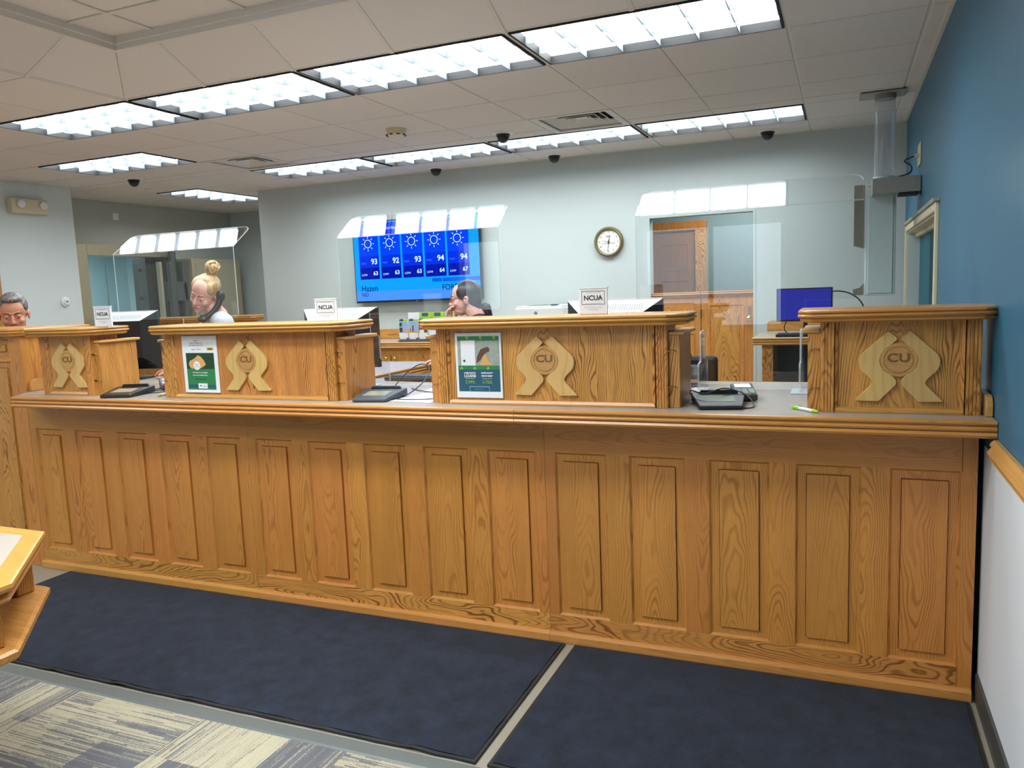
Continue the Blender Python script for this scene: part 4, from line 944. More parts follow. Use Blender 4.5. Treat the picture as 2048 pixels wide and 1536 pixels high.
def pad(loc, rz, label):
    t = thing('signature_pad', label, 'signature pad', loc, rz=rz, local=True, group='black signature pads in the counter gaps'); w, d = .088, .105
    def body(p): return [(a, b, c) for a, b, c in p]
    prof = [(-d, .002), (-d, .014), (-d + .012, .018), (d - .03, .034), (d, .036), (d, .002)]
    m = MB(); L_ = [m.bm.verts.new((-w - .012, y, z)) for y, z in prof]; R_ = [m.bm.verts.new((w + .012, y, z)) for y, z in prof]
    for v, s in ((L_, 1), (R_, -1)):
        for q in v[:3]: q.co.x += s * .022
    m.bm.faces.new(L_); m.bm.faces.new(R_[::-1])
    for k in range(6): m.bm.faces.new((L_[k], L_[(k + 1) % 6], R_[(k + 1) % 6], R_[k]))
    part('body', m, DARKG if 'baseball' in label else BLACK, t, bev=.003)
    zz = lambda y: .018 + (y + d - .012) / (2 * d - .042) * .016
    part('screen', MB().prism([(-.055, -.05, zz(-.05) + .0012), (.055, -.05, zz(-.05) + .0012), (.055, .035, zz(.035) + .0012), (-.055, .035, zz(.035) + .0012)], (0, 0, -.002)), LCD, t)
    part('pen_tray', MB().box(-.07, .075, d - .022, d - .008, .035, .041, bev=.002), MATTE, t)
    part('stylus', MB().cyl((-.065, d - .015, .044), (.07, d - .015, .044), .0042, 8), BLACK, t)
    return t
LCD = plain('lcd_glass', lin((150, 158, 140)), .12, coat=.5)
pad((1.735, -.635, ZL), .33, 'black signature pad in the gap right of the leftmost teller box')
pad((3.222, -.585, ZL), .16, 'charcoal signature pad right of the teller box with the baseball poster')
pad((4.712, -.575, ZL), .20, 'black signature pad left of the green pen at the right gap')
def cable(name, pts, r, mat, label): return tag(part(name, MB().tube(pts, r, 6, 5), mat, smooth=True), label, 'cable')
c = ZL + .003
cable('cable', [(3.275, -.52, c), (3.33, -.50, c + .01), (3.36, -.40, c + .06), (3.33, -.30, c + .11), (3.24, -.24, c + .115), (3.16, -.26, c + .06), (3.12, -.30, c + .004), (3.02, -.2, c)], .0028, BLACK, 'black cable looping up behind the charcoal signature pad')
cable('cable', [(3.27, -.56, c), (3.34, -.60, c), (3.47, -.58, c), (3.53, -.50, c), (3.44, -.40, c), (3.30, -.33, c), (3.2, -.25, c)], .0026, BLACK, 'black cable lying in a loop on the lavender papers')
cable('cable', [(4.585, -.46, c + .02), (4.60, -.52, c + .045), (4.66, -.58, c + .042), (4.72, -.48, c + .05), (4.80, -.50, c + .03), (4.84, -.60, c), (4.80, -.64, c), (4.76, -.62, c + .002)], .0026, BLACK, 'black cable draped over the right signature pad')
cable('cable', [(1.72, -.52, c), (1.80, -.46, c), (1.86, -.50, c), (1.82, -.56, c), (1.74, -.50, c), (1.70, -.32, c), (1.66, -.26, c)], .0026, BLACK, 'thin black cable behind the left signature pad')
def pin_pad(loc, rz, label):
    t = thing('card_reader', label, 'card reader', loc, rz=rz, local=True); 
    m = MB(); pr = [(-.075, .003), (-.075, .026), (.02, .040), (.08, .052), (.085, .04), (.085, .003)]
    a = [m.bm.verts.new((-.042, y, z)) for y, z in pr]; b = [m.bm.verts.new((.042, y, z)) for y, z in pr]; m.bm.faces.new(a); m.bm.faces.new(b[::-1])
    for k in range(6): m.bm.faces.new((a[k], a[(k + 1) % 6], b[(k + 1) % 6], b[k]))
    part('body', m, DARKG, t, bev=.004); 
    part('display', MB().prism([(-.03, .022, .0412), (.03, .022, .0412), (.03, .065, .0497), (-.03, .065, .0497)], (0, 0, .001)), LCDB, t)
    for i in range(3):
        for j in range(4):
            x = -.026 + i * .026; y = -.062 + j * .018; z = .026 + (y + .075) * .147 + .001
            part('key', MB().box(x - .009, x + .009, y - .006, y + .006, z - .001, z + .003), [PALEM, PALEM, PALEM][0] if j else (LGREEN if i == 2 else (REDP if i == 0 else GOLDP)), t)
LCDB = plain('blue_lcd', lin((120, 136, 170)), .15, coat=.4)
pin_pad((4.78, -.385, ZL), .25, 'grey card reader behind the right signature pad')
pin_pad((1.73, -.35, ZL), .9, 'dark card reader in the left gap beside the typing hand')
def pen(a, b, label):
    a, b = Vector(a), Vector(b); d = (b - a); t = thing('pen', label, 'pen', a)
    part('barrel', MB().cyl(a + d * .25, a + d * .80, .0055, 12), WHITEP, t, smooth='auto'); part('cap', MB().cyl(a, a + d * .25, .0068, 12), LIME, t, smooth='auto'); part('tip', MB().cyl(a + d * .80, b, .0065, 12, .003), LIME, t, smooth='auto')
    part('clip', MB().box(a.x - .0, a.x + .03, a.y - .012, a.y - .009, a.z + .004, a.z + .0075), LIME, t)
pen((4.975, -.612, ZL + .007), (5.062, -.712, ZL + .007), 'white and lime green pen lying near the rightmost teller box')
pen((1.955, -.56, ZL + .007), (1.99, -.67, ZL + .007), 'lime green pen end beside the teller box with the baseball poster')
def sheetp(loc, rz, w, d, mat, label, z=.0006, g='papers lying in the middle counter gap'):
    t = part('paper', MB().box(-w / 2, w / 2, -d / 2, d / 2, 0, .0008), mat); t.location = loc; t.rotation_euler = (0, 0, rz); tag(t, label, 'paper', g)
sheetp((3.40, -.20, ZL + .0008), .1, .216, .279, PLAV, 'lavender sheet of paper at the back of the middle counter gap')
sheetp((3.44, -.52, ZL + .0008), -.12, .216, .279, PLAV, 'lavender sheet of paper nearest the counter edge in the middle gap')
t = thing('keyboard', 'black keyboard behind the middle clear shield', 'keyboard', (3.06, .10, ZL), rz=-.12, local=True)
part('body', MB().box(-.20, .20, -.07, .07, 0, .022, bev=.006), BLACK, t)
for i in range(14):
    for j in range(4): part('key', MB().box(-.185 + i * .0265, -.163 + i * .0265, -.052 + j * .027, -.030 + j * .027, .0222, .028), DARKG, t)
t = thing('keyboard', 'grey keyboard under the typing hand in the left gap', 'keyboard', (1.50, .10, ZL), rz=.1, local=True)
part('body', MB().box(-.19, .19, -.07, .07, 0, .022, bev=.006), DARKG, t)
for i in range(14):
    for j in range(4): part('key', MB().box(-.177 + i * .0255, -.156 + i * .0255, -.052 + j * .027, -.030 + j * .027, .0222, .027), BLACK, t)
t = thing('computer_mouse', 'white computer mouse behind the charcoal signature pad', 'mouse', (3.13, -.42, ZL))
part('shell', MB().sphere((3.13, -.40, ZL + .008), (.028, .045, .024)), WHITEP, t, smooth=True); part('wheel', MB().cyl((3.126, -.43, ZL + .026), (3.134, -.43, ZL + .026), .008, 12), DARKG, t)
# return desk and stand behind the counter
def desk_slab(t, x0, x1, y0, y1, z, lamn='laminate_sheet'):
    part(lamn, MB().box(x0 + .012, x1 - .012, y0 + .012, y1, z - .035, z), LAM, t)
    part('edge_moulding', MB().sweep([(x0 + .012, y1), (x0 + .012, y0 + .012), (x1 - .012, y0 + .012), (x1 - .012, y1)], edgeprof(z, .7)), OXE, t)
t = thing('return_desk', 'grey laminate return desk with an oak edge beside the seated woman', 'desk', (2.35, .7, 0))
part('laminate_sheet', MB().box(2.10, 2.62, .195, 1.12, .985, 1.019), LAM, t); part('edge_moulding', MB().sweep([(2.10, .195), (2.62, .195), (2.62, 1.12), (2.10, 1.12)], edgeprof(1.019, .9)), OYE, t)
part('side_panel', MB().box(2.50, 2.52, .22, 1.08, .0, .984), GREYM, t); part('back_panel', MB().box(2.14, 2.50, 1.06, 1.08, 0, .984), OX, t)
part('end_panel', MB().box(2.14, 2.50, .20, .22, 0, .984), OZ, t)
# office chair behind the third box
t = thing('office_chair', 'black office chair behind the counter, right of the home equity teller box', 'chair', (4.33, .85, 0))
part('seat', MB().box(4.10, 4.56, .62, 1.08, .60, .68, bev=.03), MATTE, t); part('backrest', MB().box(4.12, 4.54, .56, .61, .80, 1.10, bev=.02), MATTE, t)
part('back_bar', MB().box(4.30, 4.36, .585, .62, .63, .82), BLACK, t); part('gas_lift', MB().cyl((4.33, .85, .08), (4.33, .85, .60), .025), CHROME, t, smooth='auto')
for k in range(5):
    a = k * 2 * PI / 5; o = part('foot', MB().box(-.012, .012, 0, .28, 0, .03), BLACK, t); o.rotation_euler = (0, 0, a)
    o.location = (-.14 * math.sin(a), .14 * math.cos(a), .075)
    part('caster', MB().sphere((4.33 - .27 * math.sin(a), .85 + .27 * math.cos(a), .03), .029, 10), BLACK, t, smooth=True)
t = thing('desk_phone', 'black desk phone with silver trim behind the home equity teller box', 'phone', (4.53, -.02, ZL))
part('base', MB().prism([(4.47, -.06, ZL + .001), (4.47, .06, ZL + .001), (4.47, .06, ZL + .09), (4.47, -.02, ZL + .05)], (.09, 0, 0)), BLACK, t, bev=.004)
part('handset', MB().tube([(4.485, -.05, ZL + .07), (4.485, 0, ZL + .125), (4.485, .05, ZL + .13)], .018, 8, 4), BLACK, t, smooth=True); part('button_strip', MB().box(4.51, 4.555, -.062, -.06, ZL + .02, ZL + .035), CHROME, t)

# ------------------------------------------------------------------ television with weather screen
t = thing('television', 'wall mounted television showing a blue five day weather forecast', 'television', (1.14, 3.5, 1.82))
x0, x1, z0, z1 = .412, 1.872, 1.398, 2.235; yt = 3.47
part('cabinet', MB().box(x0, x1, yt, yt + .045, z0, z1, bev=.004), BLACK, t); part('wall_mount', MB().box(.9, 1.4, yt + .045, YB - .002, 1.65, 1.95), MATTE, t)
s0, s1, q0, q1 = x0 + .012, x1 - .012, z0 + .022, z1 - .012; W_, H_ = s1 - s0, q1 - q0
scr = part('screen', MB().box(s0, s1, yt - .003, yt - .001, q0, q1), SCR['sky'], t)
def tvf(name, u0, u1, a, b, mat, lay=1): return part(name, MB().box(s0 + u0 * W_, s0 + u1 * W_, yt - .003 - .0008 * lay, yt - .0028, q0 + a, q0 + b), mat, scr)
def tvt(s, size, u, z, mat, al='CENTER', lay=3, **k): return text('screen_text', s, size, (s0 + u * W_, yt - .0035 - .0008 * lay, q0 + z), mat, scr, ext=.0003, align=al, **k)
tvf('lower_band', 0, 1, 0, .10, SCR['low'])
days = (('Friday', '93', '63'), ('Saturday', '92', '63'), ('Sunday', '93', '63'), ('Monday', '94', '64'), ('Tuesday', '94', '67'))
for k, (d, hi, lo) in enumerate(days):
    u = .042 + k * .1795; v = u + .164
    tvf('day_column', u, v, .46, .79, SCR['col']); tvf('high_box', u, v, .342, .46, SCR['high']); tvf('low_box', u, v, .222, .342, SCR['box'])
    tvt(d, .045, (u + v) / 2, .735, SCR['white']); tvt(hi, .078, v - .012, .400, SCR['white'], 'RIGHT', bold=.0018); tvt(lo, .058, v - .012, .280, SCR['white'], 'RIGHT', bold=.001)
    tvt('HIGH', .026, u + .012, .385, SCR['faint'], 'LEFT'); tvt('LOW', .029, u + .014, .268, SCR['white'], 'LEFT')
    cx_, cz_ = s0 + (u + v) / 2 * W_ - .005, q0 + .585; m = MB(); pts = [(cx_ + .043 * math.cos(a * PI / 16), yt - .006, cz_ + .043 * math.sin(a * PI / 16)) for a in range(33)]
    for a in range(32):
        A = Vector(pts[a]); B = Vector(pts[a + 1]); c_ = Vector((cx_, yt - .006, cz_)); i1 = c_ + (A - c_) * .84; i2 = c_ + (B - c_) * .84; m.prism([A, B, i2, i1], (0, .001, 0))
    for a in range(8):
        dr = Vector((math.cos(a * PI / 4), 0, math.sin(a * PI / 4))); nn = Vector((-dr.z, 0, dr.x)) * .0032; c_ = Vector((cx_, yt - .006, cz_))
        m.prism([c_ + dr * .055 + nn, c_ + dr * .075 + nn, c_ + dr * .075 - nn, c_ + dr * .055 - nn], (0, .001, 0))
    part('sun_icon', m, SCR['white'], scr)
tvf('title_strip', .63, .705, .168, .205, SCR['blue']); tvf('title_strip', .712, 1.0, .168, .205, SCR['blue'])
tvt('L O C A L   5   D A Y', .030, .955, .187, SCR['faint'], 'RIGHT'); tvt('FORECAST', .082, .705, .108, SCR['ink'], 'LEFT', bold=.0006, sx=.9); tvt('FRI - TUE', .03, .83, .05, SCR['ink'], 'LEFT')
tvt('Hazen', .088, .045, .125, SCR['ink'], 'LEFT', bold=.0006, sx=.9); tvt('ND', .056, .045, .062, SCR['ink'], 'LEFT', bold=.0002)
part('badge', MB().box(1.13, 1.16, yt - .002, yt - .0005, z0 + .006, z0 + .012), CHROME, t)

# ------------------------------------------------------------------ wall clock
cx, cz, r = 3.143, 1.880, .137; yc = YB - .045
t = thing('wall_clock', 'round wall clock with an olive brown rim on the back wall', 'clock', (cx, YB, cz))
part('rim', MB().lathe((cx, YB - .002, cz), (0, -1, 0), [(r, 0), (r, .026), (r - .006, .038), (r - .016, .043), (r - .026, .038), (r - .030, .026), (r - .032, .018)], 48), CLOCKF, t, smooth='auto')
part('dial', MB().lathe((cx, YB - .021, cz), (0, -1, 0), [(r - .029, 0), (r - .029, .003)], 40), CLOCKD, t)
for k in range(1, 13):
    a = PI / 2 - k * PI / 6; o = text('numeral', str(k), .026, (cx + .086 * math.cos(a), YB - .0256, cz + .086 * math.sin(a)), PRINTG, t)
text('dial_text', 'CAPITAL CREDIT UNION', .0105, (cx, YB - .0256, cz - .014), PRINTG, t, bold=.0002)
m = MB(); [m.cyl((cx + d * .006 - .003, YB - .026, cz + .044), (cx + d * .011 - .003, YB - .026, cz + .060), .0022, 6) for d in (-2, -1, 0, 1, 2)]; part('dial_emblem', m, PRINTG, t)
def hand_(ang, ln, w, name):
    d = Vector((math.sin(ang), 0, math.cos(ang))); nn = Vector((d.z, 0, -d.x)) * w; o = Vector((cx, YB - .029, cz))
    part(name, MB().prism([o - d * .015 + nn, o + d * ln + nn * .5, o + d * ln - nn * .5, o - d * .015 - nn], (0, -.001, 0)), PRINT, t)
hand_(math.radians(15), .052, .004, 'hour_hand'); hand_(math.radians(186), .092, .003, 'minute_hand'); hand_(math.radians(-77), .064, .0018, 'second_hand')
part('hub', MB().cyl((cx, YB - .027, cz), (cx, YB - .034, cz), .006, 14), PRINT, t)

# ------------------------------------------------------------------ credenza, brochures, printer
t = thing('credenza', 'oak credenza with laminate top under the television', 'cabinet', (1.5, 3.3, 0))
part('body', MB().box(-.3, 3.4, 3.02, 3.53, .0, .93), OZ, t); part('top', MB().box(-.32, 3.42, 2.99, 3.54, .972, 1.018), LAM, t)
part('edge_moulding', MB().sweep([(-.32, 2.99), (3.42, 2.99)], edgeprof(1.018, .8)), OXE, t); part('frieze', MB().box(-.3, 3.4, 3.03, 3.5, .93, .971), OX, t)
part('splash', MB().box(-.3, 3.4, 3.53, 3.551, 1.019, 1.12, bev=.004), OX, t)
for k in range(8):
    a = -.28 + k * .458; part('door', raised(a, a + .44, 3.0, .12, .90, e1=.05, d1=.004, e2=.09, d2=.002, step=.001), OZ, t)
    kx = a + (.40 if k % 2 else .04); kx = a + (.04 if k % 2 else .40)
    part('knob', MB().lathe((kx, 3.004, .86), (0, -1, 0), [(.006, 0), (.006, .012), (.014, .018), (.015, .026), (.006, .031)]), BRASSB, t, smooth='auto')
t = thing('brochure_holder', 'clear two tier brochure holder on the credenza', 'holder', (1.45, 3.1, 1.019))
hx, hy_, hz = 1.165, 3.10, 1.0195
part('base', MB().box(hx - .012, hx + .66, hy_ - .07, hy_ + .12, hz, hz + .012, bev=.002), DARKG, t)
for k in range(7): part('divider', MB().box(hx - .008 + k * .108, hx - .005 + k * .108, hy_ - .06, hy_ + .0, hz + .012, hz + .20), GLASS, t)
part('back', MB().box(hx - .01, hx + .65, hy_ + .10, hy_ + .104, hz + .012, hz + .27), GLASS, t); part('front_lip', MB().box(hx - .01, hx + .65, hy_ - .066, hy_ - .063, hz + .012, hz + .04), GLASS, t)
bl = ['brochure with a family playing in the front row of the holder', 'brochure with two figures under a pale sky in the front row of the holder', 'brochure with a smiling face on brown in the front row of the holder', 'mostly white brochure with a pale sketch in the front row of the holder', 'brochure with a green band, fifth in the front row of the holder', 'brochure with a grey photo, sixth in the front row of the holder']
for k in range(6):
    a = hx + k * .108; b = a + .098
    t = thing('brochure', bl[k], 'brochure', (a + .049, hy_ - .03, hz + .013), group='brochures in the holder on the credenza')
    part('card', MB().box(a, b, hy_ - .055, hy_ - .045, hz + .013, hz + .215), PAPER, t)
    def f(n_, u0, u1, v0, v1, mt, l=1): part(n_, MB().box(a + .098 * u0, a + .098 * u1, hy_ - .055 - .0006 * l, hy_ - .0548, hz + .013 + .2 * v0, hz + .013 + .2 * v1), mt, t)
    f('green_band', 0, 1, .92, 1.0, LIME); f('blue_tab', .12, .55, .93, 1.03, TEAL, 2); f('foot_band', 0, 1, 0, .12, TEAL)
    pm = [SKYP, SKYP, BROWNP, PAPER, GREEN, PHOTO][k]; f('photo', .03, .97, .36, .90, pm)
    if k == 0: f('figure', .3, .8, .5, .8, SKYP, 2); f('figure', .05, .4, .4, .62, NAVY, 2); f('figure', .5, .95, .38, .5, TAN, 2); f('figure', .1, .35, .68, .86, DGREEN, 2)
    if k == 1: f('figure', .42, .55, .40, .72, NAVY, 2); f('figure', .15, .25, .42, .58, REDP, 2); f('ground', .03, .97, .36, .44, GOLDP, 2)
    if k == 2: part('figure', MB().sphere((a + .03, hy_ - .056, hz + .15), (.017, .0012, .024), 12), TAN, t); f('figure', .1, .6, .36, .50, PAPER, 2)
    if k == 3: part('sketch', MB().lathe((a + .055, hy_ - .056, hz + .14), (0, -1, 0), [(.026, 0), (.026, .0006)], 18), PLAV, t)
    f('text_card', .08, .78, .05, .36, PAPER, 3)
for k in range(4):
    a = hx + .03 + k * .135; b = a + .125; lb = ['pale brochure at the left of the upper row behind the others', 'teal banded brochure second in the upper row', 'teal banded brochure third in the upper row', 'bright lime green brochure at the right of the upper row'][k]
    t = thing('brochure', lb, 'brochure', (a + .06, hy_ + .08, hz + .013), group='brochures in the holder on the credenza')
    part('card', MB().box(a, b, hy_ + .08, hy_ + .09, hz + .04, hz + .275), [PAPER, LIME, LIME, LIME][k], t)
    if k in (1, 2): part('teal_band', MB().box(a + .02, a + .09, hy_ + .079, hy_ + .0805, hz + .235, hz + .27), TEAL, t)
t = thing('printer', 'white laser printer on the credenza behind the third teller box', 'printer', (2.62, 3.2, 1.019))
part('body', MB().box(2.40, 2.855, 3.02, 3.42, 1.020, 1.31, bev=.008), WHITEP, t); part('lid', MB().box(2.41, 2.845, 3.03, 3.41, 1.3105, 1.326, bev=.003), WHITEP, t)
part('output_slot', MB().box(2.48, 2.68, 3.10, 3.30, 1.3262, 1.329), DARKG, t); part('control_panel', MB().box(2.74, 2.80, 3.03, 3.08, 1.3262, 1.336), DARKG, t)
part('logo_ring', MB().lathe((2.60, 3.0195, 1.262), (0, -1, 0), [(.016, 0), (.016, .0008), (.0135, .0008), (.0135, .0002)], 24), PRINTG, t); text('logo_letters', 'hp', .022, (2.60, 3.0188, 1.262), PRINTG, t)
part('paper_tray', MB().box(2.44, 2.82, 3.00, 3.019, 1.04, 1.09, bev=.003), PALEM, t)

# ------------------------------------------------------------------ drive up desk at the back right
t = thing('corner_desk', 'laminate desk with an oak edge at the right end of the back wall', 'desk', (5.0, 3.1, 0))
part('top', MB().box(4.50, 5.57, 2.72, 3.54, 1.005, 1.040), LAM, t); part('edge_moulding', MB().sweep([(4.50, 3.54), (4.50, 2.72), (5.57, 2.72)], edgeprof(1.040, .8)), OXE, t)
p = [(4.53, 3.53, 1.041), (5.57, 3.53, 1.041), (5.57, 3.53, 1.13), (4.56, 3.53, 1.13), (4.54, 3.53, 1.12), (4.53, 3.53, 1.10)]
part('splash', MB().prism(p, (0, .02, 0)), OX, t, bev=.003); part('side_support', MB().box(4.56, 4.64, 2.76, 3.50, 0, 1.004), OZ, t); part('knee_panel', MB().box(4.64, 5.55, 3.20, 3.22, 0, 1.004), DARKG, t)
t = thing('flat_monitor', 'black flat monitor with a dark blue screen on the corner desk', 'monitor', (4.86, 2.95, 1.041))
part('panel', MB().box(4.655, 5.06, 2.90, 2.93, 1.150, 1.405, bev=.003), BLACK, t); part('screen', MB().box(4.665, 5.048, 2.897, 2.899, 1.164, 1.396), SCRIDLE, t)
part('neck', MB().box(4.85, 4.88, 2.93, 2.96, 1.05, 1.25), BLACK, t); part('base', MB().box(4.77, 4.96, 2.88, 3.05, 1.0415, 1.052, bev=.003), BLACK, t)
t = thing('keyboard', 'black keyboard in front of the blue monitor on the corner desk', 'keyboard', (4.9, 2.80, 1.041))
part('body', MB().box(4.66, 5.08, 2.74, 2.87, 1.0412, 1.062, bev=.004), BLACK, t)
for i in range(14):
    for j in range(4): part('key', MB().box(4.675 + i * .0285, 4.697 + i * .0285, 2.752 + j * .028, 2.775 + j * .028, 1.062, 1.068), DARKG, t)
cable('cable', [(5.06, 2.93, 1.37), (5.10, 2.95, 1.372), (5.18, 3.0, 1.35), (5.26, 3.1, 1.28), (5.33, 3.2, 1.12), (5.36, 3.25, 1.045)], .005, BLACK, 'black cable curving from the blue monitor down to the corner desk')
cable('cable', [(4.73, 2.94, 1.16), (4.71, 2.96, 1.11), (4.715, 2.98, 1.07), (4.75, 3.0, 1.047)], .004, BLACK, 'short black cable hanging under the blue monitor')

# ------------------------------------------------------------------ pneumatic tube station
t = thing('tube_station', 'grey pneumatic tube station with a clear tube up to the ceiling', 'machine', (5.38, 2.40, 1.33))
m = MB(); m.lathe((5.378, 2.40, 2.11), (0, 0, 1), [(.062, 0), (.062, .566)], 32); bm = m.bm
for f in [f for f in bm.faces if len(f.verts) > 4]: bm.faces.remove(f)
part('clear_tube', m, TUBEM, t, smooth=True)
part('ceiling_plate', MB().box(5.22, 5.50, 2.29, 2.51, H - .012, H - .007), GREYM, t); part('tube_collar', MB().lathe((5.378, 2.40, H - .012), (0, 0, -1), [(.066, 0), (.066, .03), (.0635, .03)], 28), GREYD, t, smooth='auto')
part('tube_collar', MB().lathe((5.378, 2.40, 2.085), (0, 0, 1), [(.068, 0), (.068, .05), (.0635, .05)], 28), PALEM, t, smooth='auto')
part('housing', MB().box(5.268, 5.452, 2.33, 2.48, 1.345, 2.085, bev=.006), PALEM, t); part('front_cover', MB().box(5.285, 5.435, 2.320, 2.329, 1.36, 2.06, bev=.003), PALEM, t)
part('side_flange', MB().prism([(5.195, 2.34, 2.085), (5.262, 2.34, 2.085), (5.262, 2.34, 1.665), (5.195, 2.34, 1.685)], (0, .10, 0)), GREYD, t, bev=.002)
part('lower_bracket', MB().prism([(5.195, 2.34, 1.35), (5.262, 2.34, 1.35), (5.262, 2.34, 1.43), (5.235, 2.34, 1.40), (5.195, 2.34, 1.39)], (0, .08, 0)), GREYD, t)
part('wall_arm', MB().box(5.30, XW - .003, 2.14, 2.32, 2.0, 2.10, bev=.004), GREYM, t)
part('arm_inset', MB().prism([(5.455, 2.139, 2.0), (5.57, 2.139, 2.0), (5.57, 2.139, 1.985), (5.455, 2.139, 1.985)], (0, .17, 0)), MATTE, t)
for z in (2.03, 2.075): part('screw', MB().cyl((5.555, 2.14, z), (5.555, 2.136, z), .005, 8), GREYD, t)
cable('cable', [(XW - .03, 2.285, 2.237), (5.52, 2.27, 2.225), (5.49, 2.25, 2.205), (5.53, 2.24, 2.17), (5.52, 2.22, 2.125), (5.45, 2.23, 2.108), (5.42, 2.25, 2.106)], .005, BLACK, 'black power cord from the wall plate to the tube station')

# ------------------------------------------------------------------ people
def blob(name, prims, voxel, mat, parent, M=None, smooth=4, label=None):
    m = MB()
    for p in prims:
        if p[0] == 'e': m.sphere(Vector(p[1]), p[2], 20, p[3] if len(p) > 3 else None)
        else:
            a, ra, b, rb = Vector(p[1]), p[2], Vector(p[3]), p[4]; L0 = (b - a).length
            if L0 < 1e-4: m.sphere(a, ra, 12); continue
            m.lathe(a, b - a, [(ra * math.sin(q), -ra * math.cos(q)) for q in (.15, .5, .9, 1.25)] + [(ra, 0), (rb, L0)] + [(rb * math.cos(q), L0 + rb * math.sin(q)) for q in (.32, .67, 1.07, 1.42)], 14)
    if M is not None: bmesh.ops.transform(m.bm, matrix=M, verts=m.bm.verts)
    me = bpy.data.meshes.new('tmp'); m.bm.to_mesh(me); m.bm.free(); o = bpy.data.objects.new('tmp', me); C.objects.link(o)
    r = o.modifiers.new('r', 'REMESH'); r.mode = 'VOXEL'; r.voxel_size = voxel
    s_ = o.modifiers.new('s', 'SMOOTH'); s_.iterations = smooth; s_.factor = .5
    bpy.context.view_layer.update(); me2 = bpy.data.meshes.new_from_object(o.evaluated_get(bpy.context.evaluated_depsgraph_get()))
    bpy.data.objects.remove(o, do_unlink=True); m2 = MB(); m2.bm.from_mesh(me2); bpy.data.meshes.remove(me2)
    return part(name, m2, mat, parent, label, smooth=True)
def headM(c, yaw, pitch, roll, sc=1.0): return Matrix.Translation(c) @ Matrix.Rotation(yaw, 4, 'Z') @ Matrix.Rotation(pitch, 4, 'X') @ Matrix.Rotation(roll, 4, 'Y') @ Matrix.Scale(sc, 4)
def xf(prims, M):
    """transform primitive list by M (rotation, translation, uniform scale)"""
    sc = M.to_scale()[0]; R = M.to_3x3().normalized().to_4x4(); out = []
    for p in prims:
        if p[0] == 'e':
            rr = p[2] if hasattr(p[2], '__len__') else (p[2],) * 3
            out.append(('e', M @ Vector(p[1]), tuple(v * sc for v in rr), R @ (p[3] if len(p) > 3 else Matrix())))
        else: out.append(('c', M @ Vector(p[1]), p[2] * sc, M @ Vector(p[3]), p[4] * sc))
    return out
HEAD = [('e', (0, .012, .030), (.074, .094, .084)), ('e', (0, -.030, .035), (.062, .055, .066)), ('e', (0, -.022, -.030), (.061, .068, .072)), ('e', (0, -.034, -.075), (.044, .050, .038)), ('e', (0, -.074, -.096), (.018, .014, .013)),
        ('c', (0, -.088, .004), .008, (0, -.104, -.030), .0125), ('e', (.011, -.094, -.034), .008), ('e', (-.011, -.094, -.034), .008), ('e', (0, -.083, -.062), (.024, .012, .013)),
        ('c', (-.034, -.080, .020), .008, (.034, -.080, .020), .008), ('e', (.036, -.060, -.030), (.022, .022, .022)), ('e', (-.036, -.060, -.030), (.022, .022, .022)),
        ('e', (.076, .012, -.012), (.007, .018, .030)), ('e', (-.076, .012, -.012), (.007, .018, .030)), ('e', (.080, .020, -.004), (.006, .012, .020)), ('e', (-.080, .020, -.004), (.006, .012, .020))]
def hand_prims(w, d, n, curl=.35, spread=.10, sc=1.0):
    w, d, n = Vector(w), Vector(d).normalized(), Vector(n).normalized(); s = d.cross(n).normalized(); n = s.cross(d).normalized(); P = []
    B = Matrix((s, d, n)).transposed().to_4x4()
    P.append(('e', w + d * .045 * sc, (.040 * sc, .050 * sc, .0145 * sc), B)); P.append(('c', w, .024 * sc, w + d * .03 * sc, .022 * sc))
    for k, (off, ln) in enumerate(((-.030, .066), (-.010, .076), (.010, .080), (.029, .072))):
        p = w + d * (.082 - abs(off) * .25) * sc + s * off * sc; a = curl * .4; r = .0088 * sc
        for q, seg in enumerate((.45, .31, .24)):
            dd = (d * math.cos(a) + n * math.sin(a) + s * (off * spread * 30 * .1)).normalized(); e = p + dd * ln * seg * sc
            P.append(('c', p, r, e, r * .9)); p = e; r *= .9; a += curl
    p = w + d * .025 * sc + s * .030 * sc; dd = (d * .65 + s * .7 + n * .3).normalized(); e = p + dd * .040 * sc; P.append(('c', p, .0125 * sc, e, .010 * sc)); P.append(('c', e, .010 * sc, e + (d * .9 + s * .25 + n * .35).normalized() * .030 * sc, .0085 * sc)); return P
